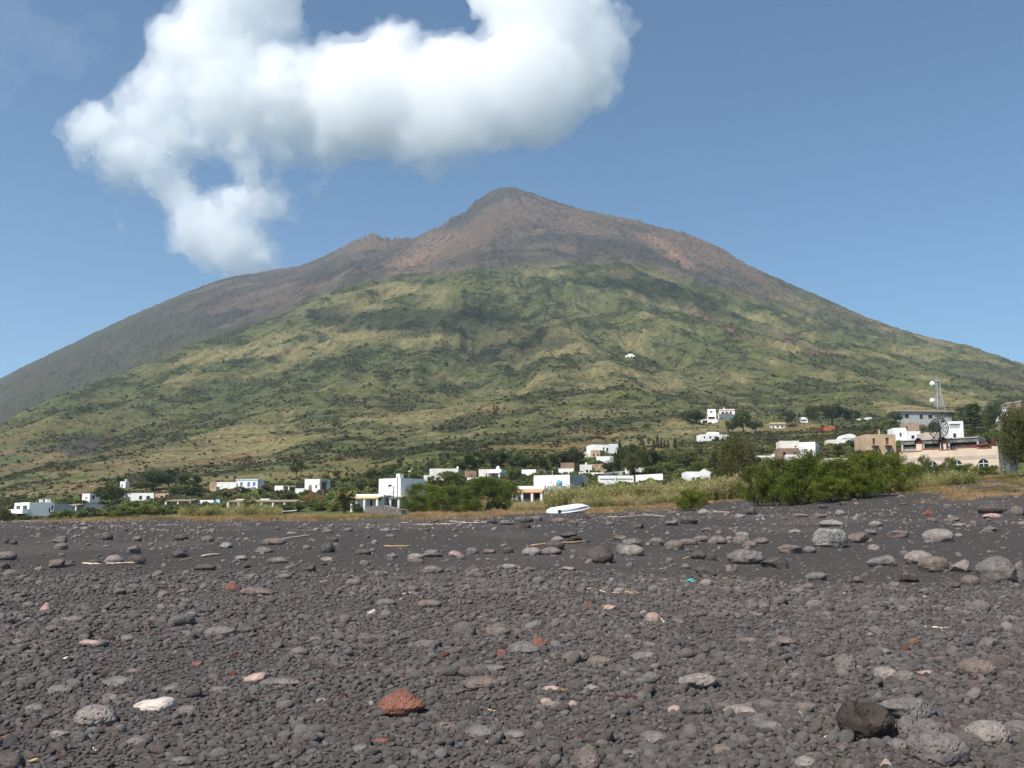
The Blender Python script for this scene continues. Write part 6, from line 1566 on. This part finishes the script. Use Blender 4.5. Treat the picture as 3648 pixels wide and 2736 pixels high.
# ---------------- the boat
g0 = hit(1960, 1838); g1 = hit(2094, 1824); mid_ = (g0 + g1) / 2
Lb = (2098 - 1954) * mid_.y / F * 1.06; yaw = R(20)
bt = thing('rowing_boat', 'white rowing boat lying on the sand in front of the reeds', 'boat', mid_ + Vector((0, 0, -.08)), yaw)
ns = 21; mb = MB(); ring = []
for i in range(ns):
    s = i / (ns - 1); x = -Lb / 2 + Lb * s
    hw = .66 * (1 - max(0, (s - .35) / .65) ** 2.0) * (.88 + .12 * min(1, s * 4)) + .015; keel = .52 - .10 * max(0, (s - .6) / .4) ** 2 * 2.2 + .08 * math.sin(s * 3.0); rim = .02 + .10 * max(0, (s - .7) / .3) ** 2
    pts = [(-hw, rim), (-hw * 1.0, .12 + rim), (-hw * .96, .34), (-hw * .80, .44), (-hw * .35, keel * .98), (0, keel), (hw * .35, keel * .98), (hw * .80, .44), (hw * .96, .34), (hw, .12 + rim), (hw, rim)]
    lift = .34 * s ** 1.3
    ring.append([Vector((x, y, z * .74 * (1 - .3 * max(0, (s - .7) / .3) ** 2) + lift)) for y, z in pts])
for i in range(ns - 1):
    for j in range(10): mb.poly(ring[i][j], ring[i + 1][j], ring[i + 1][j + 1], ring[i][j + 1])
mb.poly(*ring[0]); mb.poly(*reversed(ring[-1]))
mb.build('hull', M['boat'], bt)
mb = MB()
for i in range(3, ns - 3):
    a, b_ = ring[i], ring[i + 1]; o2 = Vector((0, -.012, 0))
    mb.poly(a[1].lerp(a[2], .25) + o2, b_[1].lerp(b_[2], .25) + o2, b_[2].lerp(b_[3], .2) + o2, a[2].lerp(a[3], .2) + o2)
mb.build('side_panel', M['boatgrey'], bt)
for sg in (0, 10):
    MB().tube([ring[i][sg] + Vector((0, -.02 if sg == 0 else .02, .03)) for i in range(ns)], .04, 6).build('gunwale', M['boat'], bt)
MB().tube([ring[i][5] + Vector((0, 0, .015)) for i in range(ns)], .03, 6).build('keel', M['boat'], bt)
MB().box(Vector((-Lb / 2 + .28, -.70, .0)), (.16, 0, 0), (0, .12, 0), (0, 0, .30)).build('motor_bracket', M['iron'], bt)

CD = 3950
def vcl(d): return vol_mat('cloud_vapour', d, (1, 1, 1), .0)
fr = cloud_mesh('cloud', BL, CD, 40, 16, 1, vcl(.0026), .7, 110, 75)
tag(fr, 'big bright white cumulus cloud hanging over the volcano, trailing down to the left', 'cloud')
for i, (g, d, a, b_) in enumerate(((18, .0042, 105, 70), (-12, .0065, 95, 62))):
    cloud_mesh('billow', BL, CD, g, 16, 2, vcl(d), .7, a, b_).parent = fr

vl = cloud_mesh('cloud', [(40, 110, 130), (190, 190, 110), (330, 130, 90), (20, 330, 70)], CD + 500, 40, 30, 5, vol_mat('veil_vapour', .00035, (1, 1, 1), .0), .5, 170, 90)
tag(vl, 'faint thin white veil of cloud in the upper left sky', 'cloud')

# separate unseen cloud patches, added above the frame to shade the middle slope
over = bmesh.new()
for (px, row, r_) in ((1330, 1130, 55), (1480, 1135, 75), (1640, 1150, 85), (1800, 1200, 75), (1880, 1260, 50), (2150, 985, 60), (2300, 1000, 85), (2420, 1040, 70), (1200, 1120, 40), (2950, 1150, 35), (2760, 1110, 35)):
    s_ = hit(px, row); c_ = s_ + sd * ((1075 - s_.z) / sd.z)
    bmesh.ops.create_icosphere(over, subdivisions=3, radius=1, matrix=Matrix.Translation(c_) @ Matrix.Diagonal((r_ * 1.3, r_ * 1.7, 45, 1)))
me = bpy.data.meshes.new('unseen_shadow_cloud'); over.to_mesh(me); over.free(); me.materials.append(vol_mat('thin_cloud', .014, (1, 1, 1), .3))
o = link('unseen_shadow_cloud', me, fr)
md = o.modifiers.new('remesh', 'REMESH'); md.mode = 'VOXEL'; md.voxel_size = 14
for sc_, st in ((120, 60), (45, 30)):
    tx = bpy.data.textures.new('patch_billow', 'CLOUDS'); tx.noise_scale = sc_; tx.noise_depth = 2
    d = o.modifiers.new('billow', 'DISPLACE'); d.texture = tx; d.strength = st; d.mid_level = .6; d.texture_coords = 'GLOBAL'
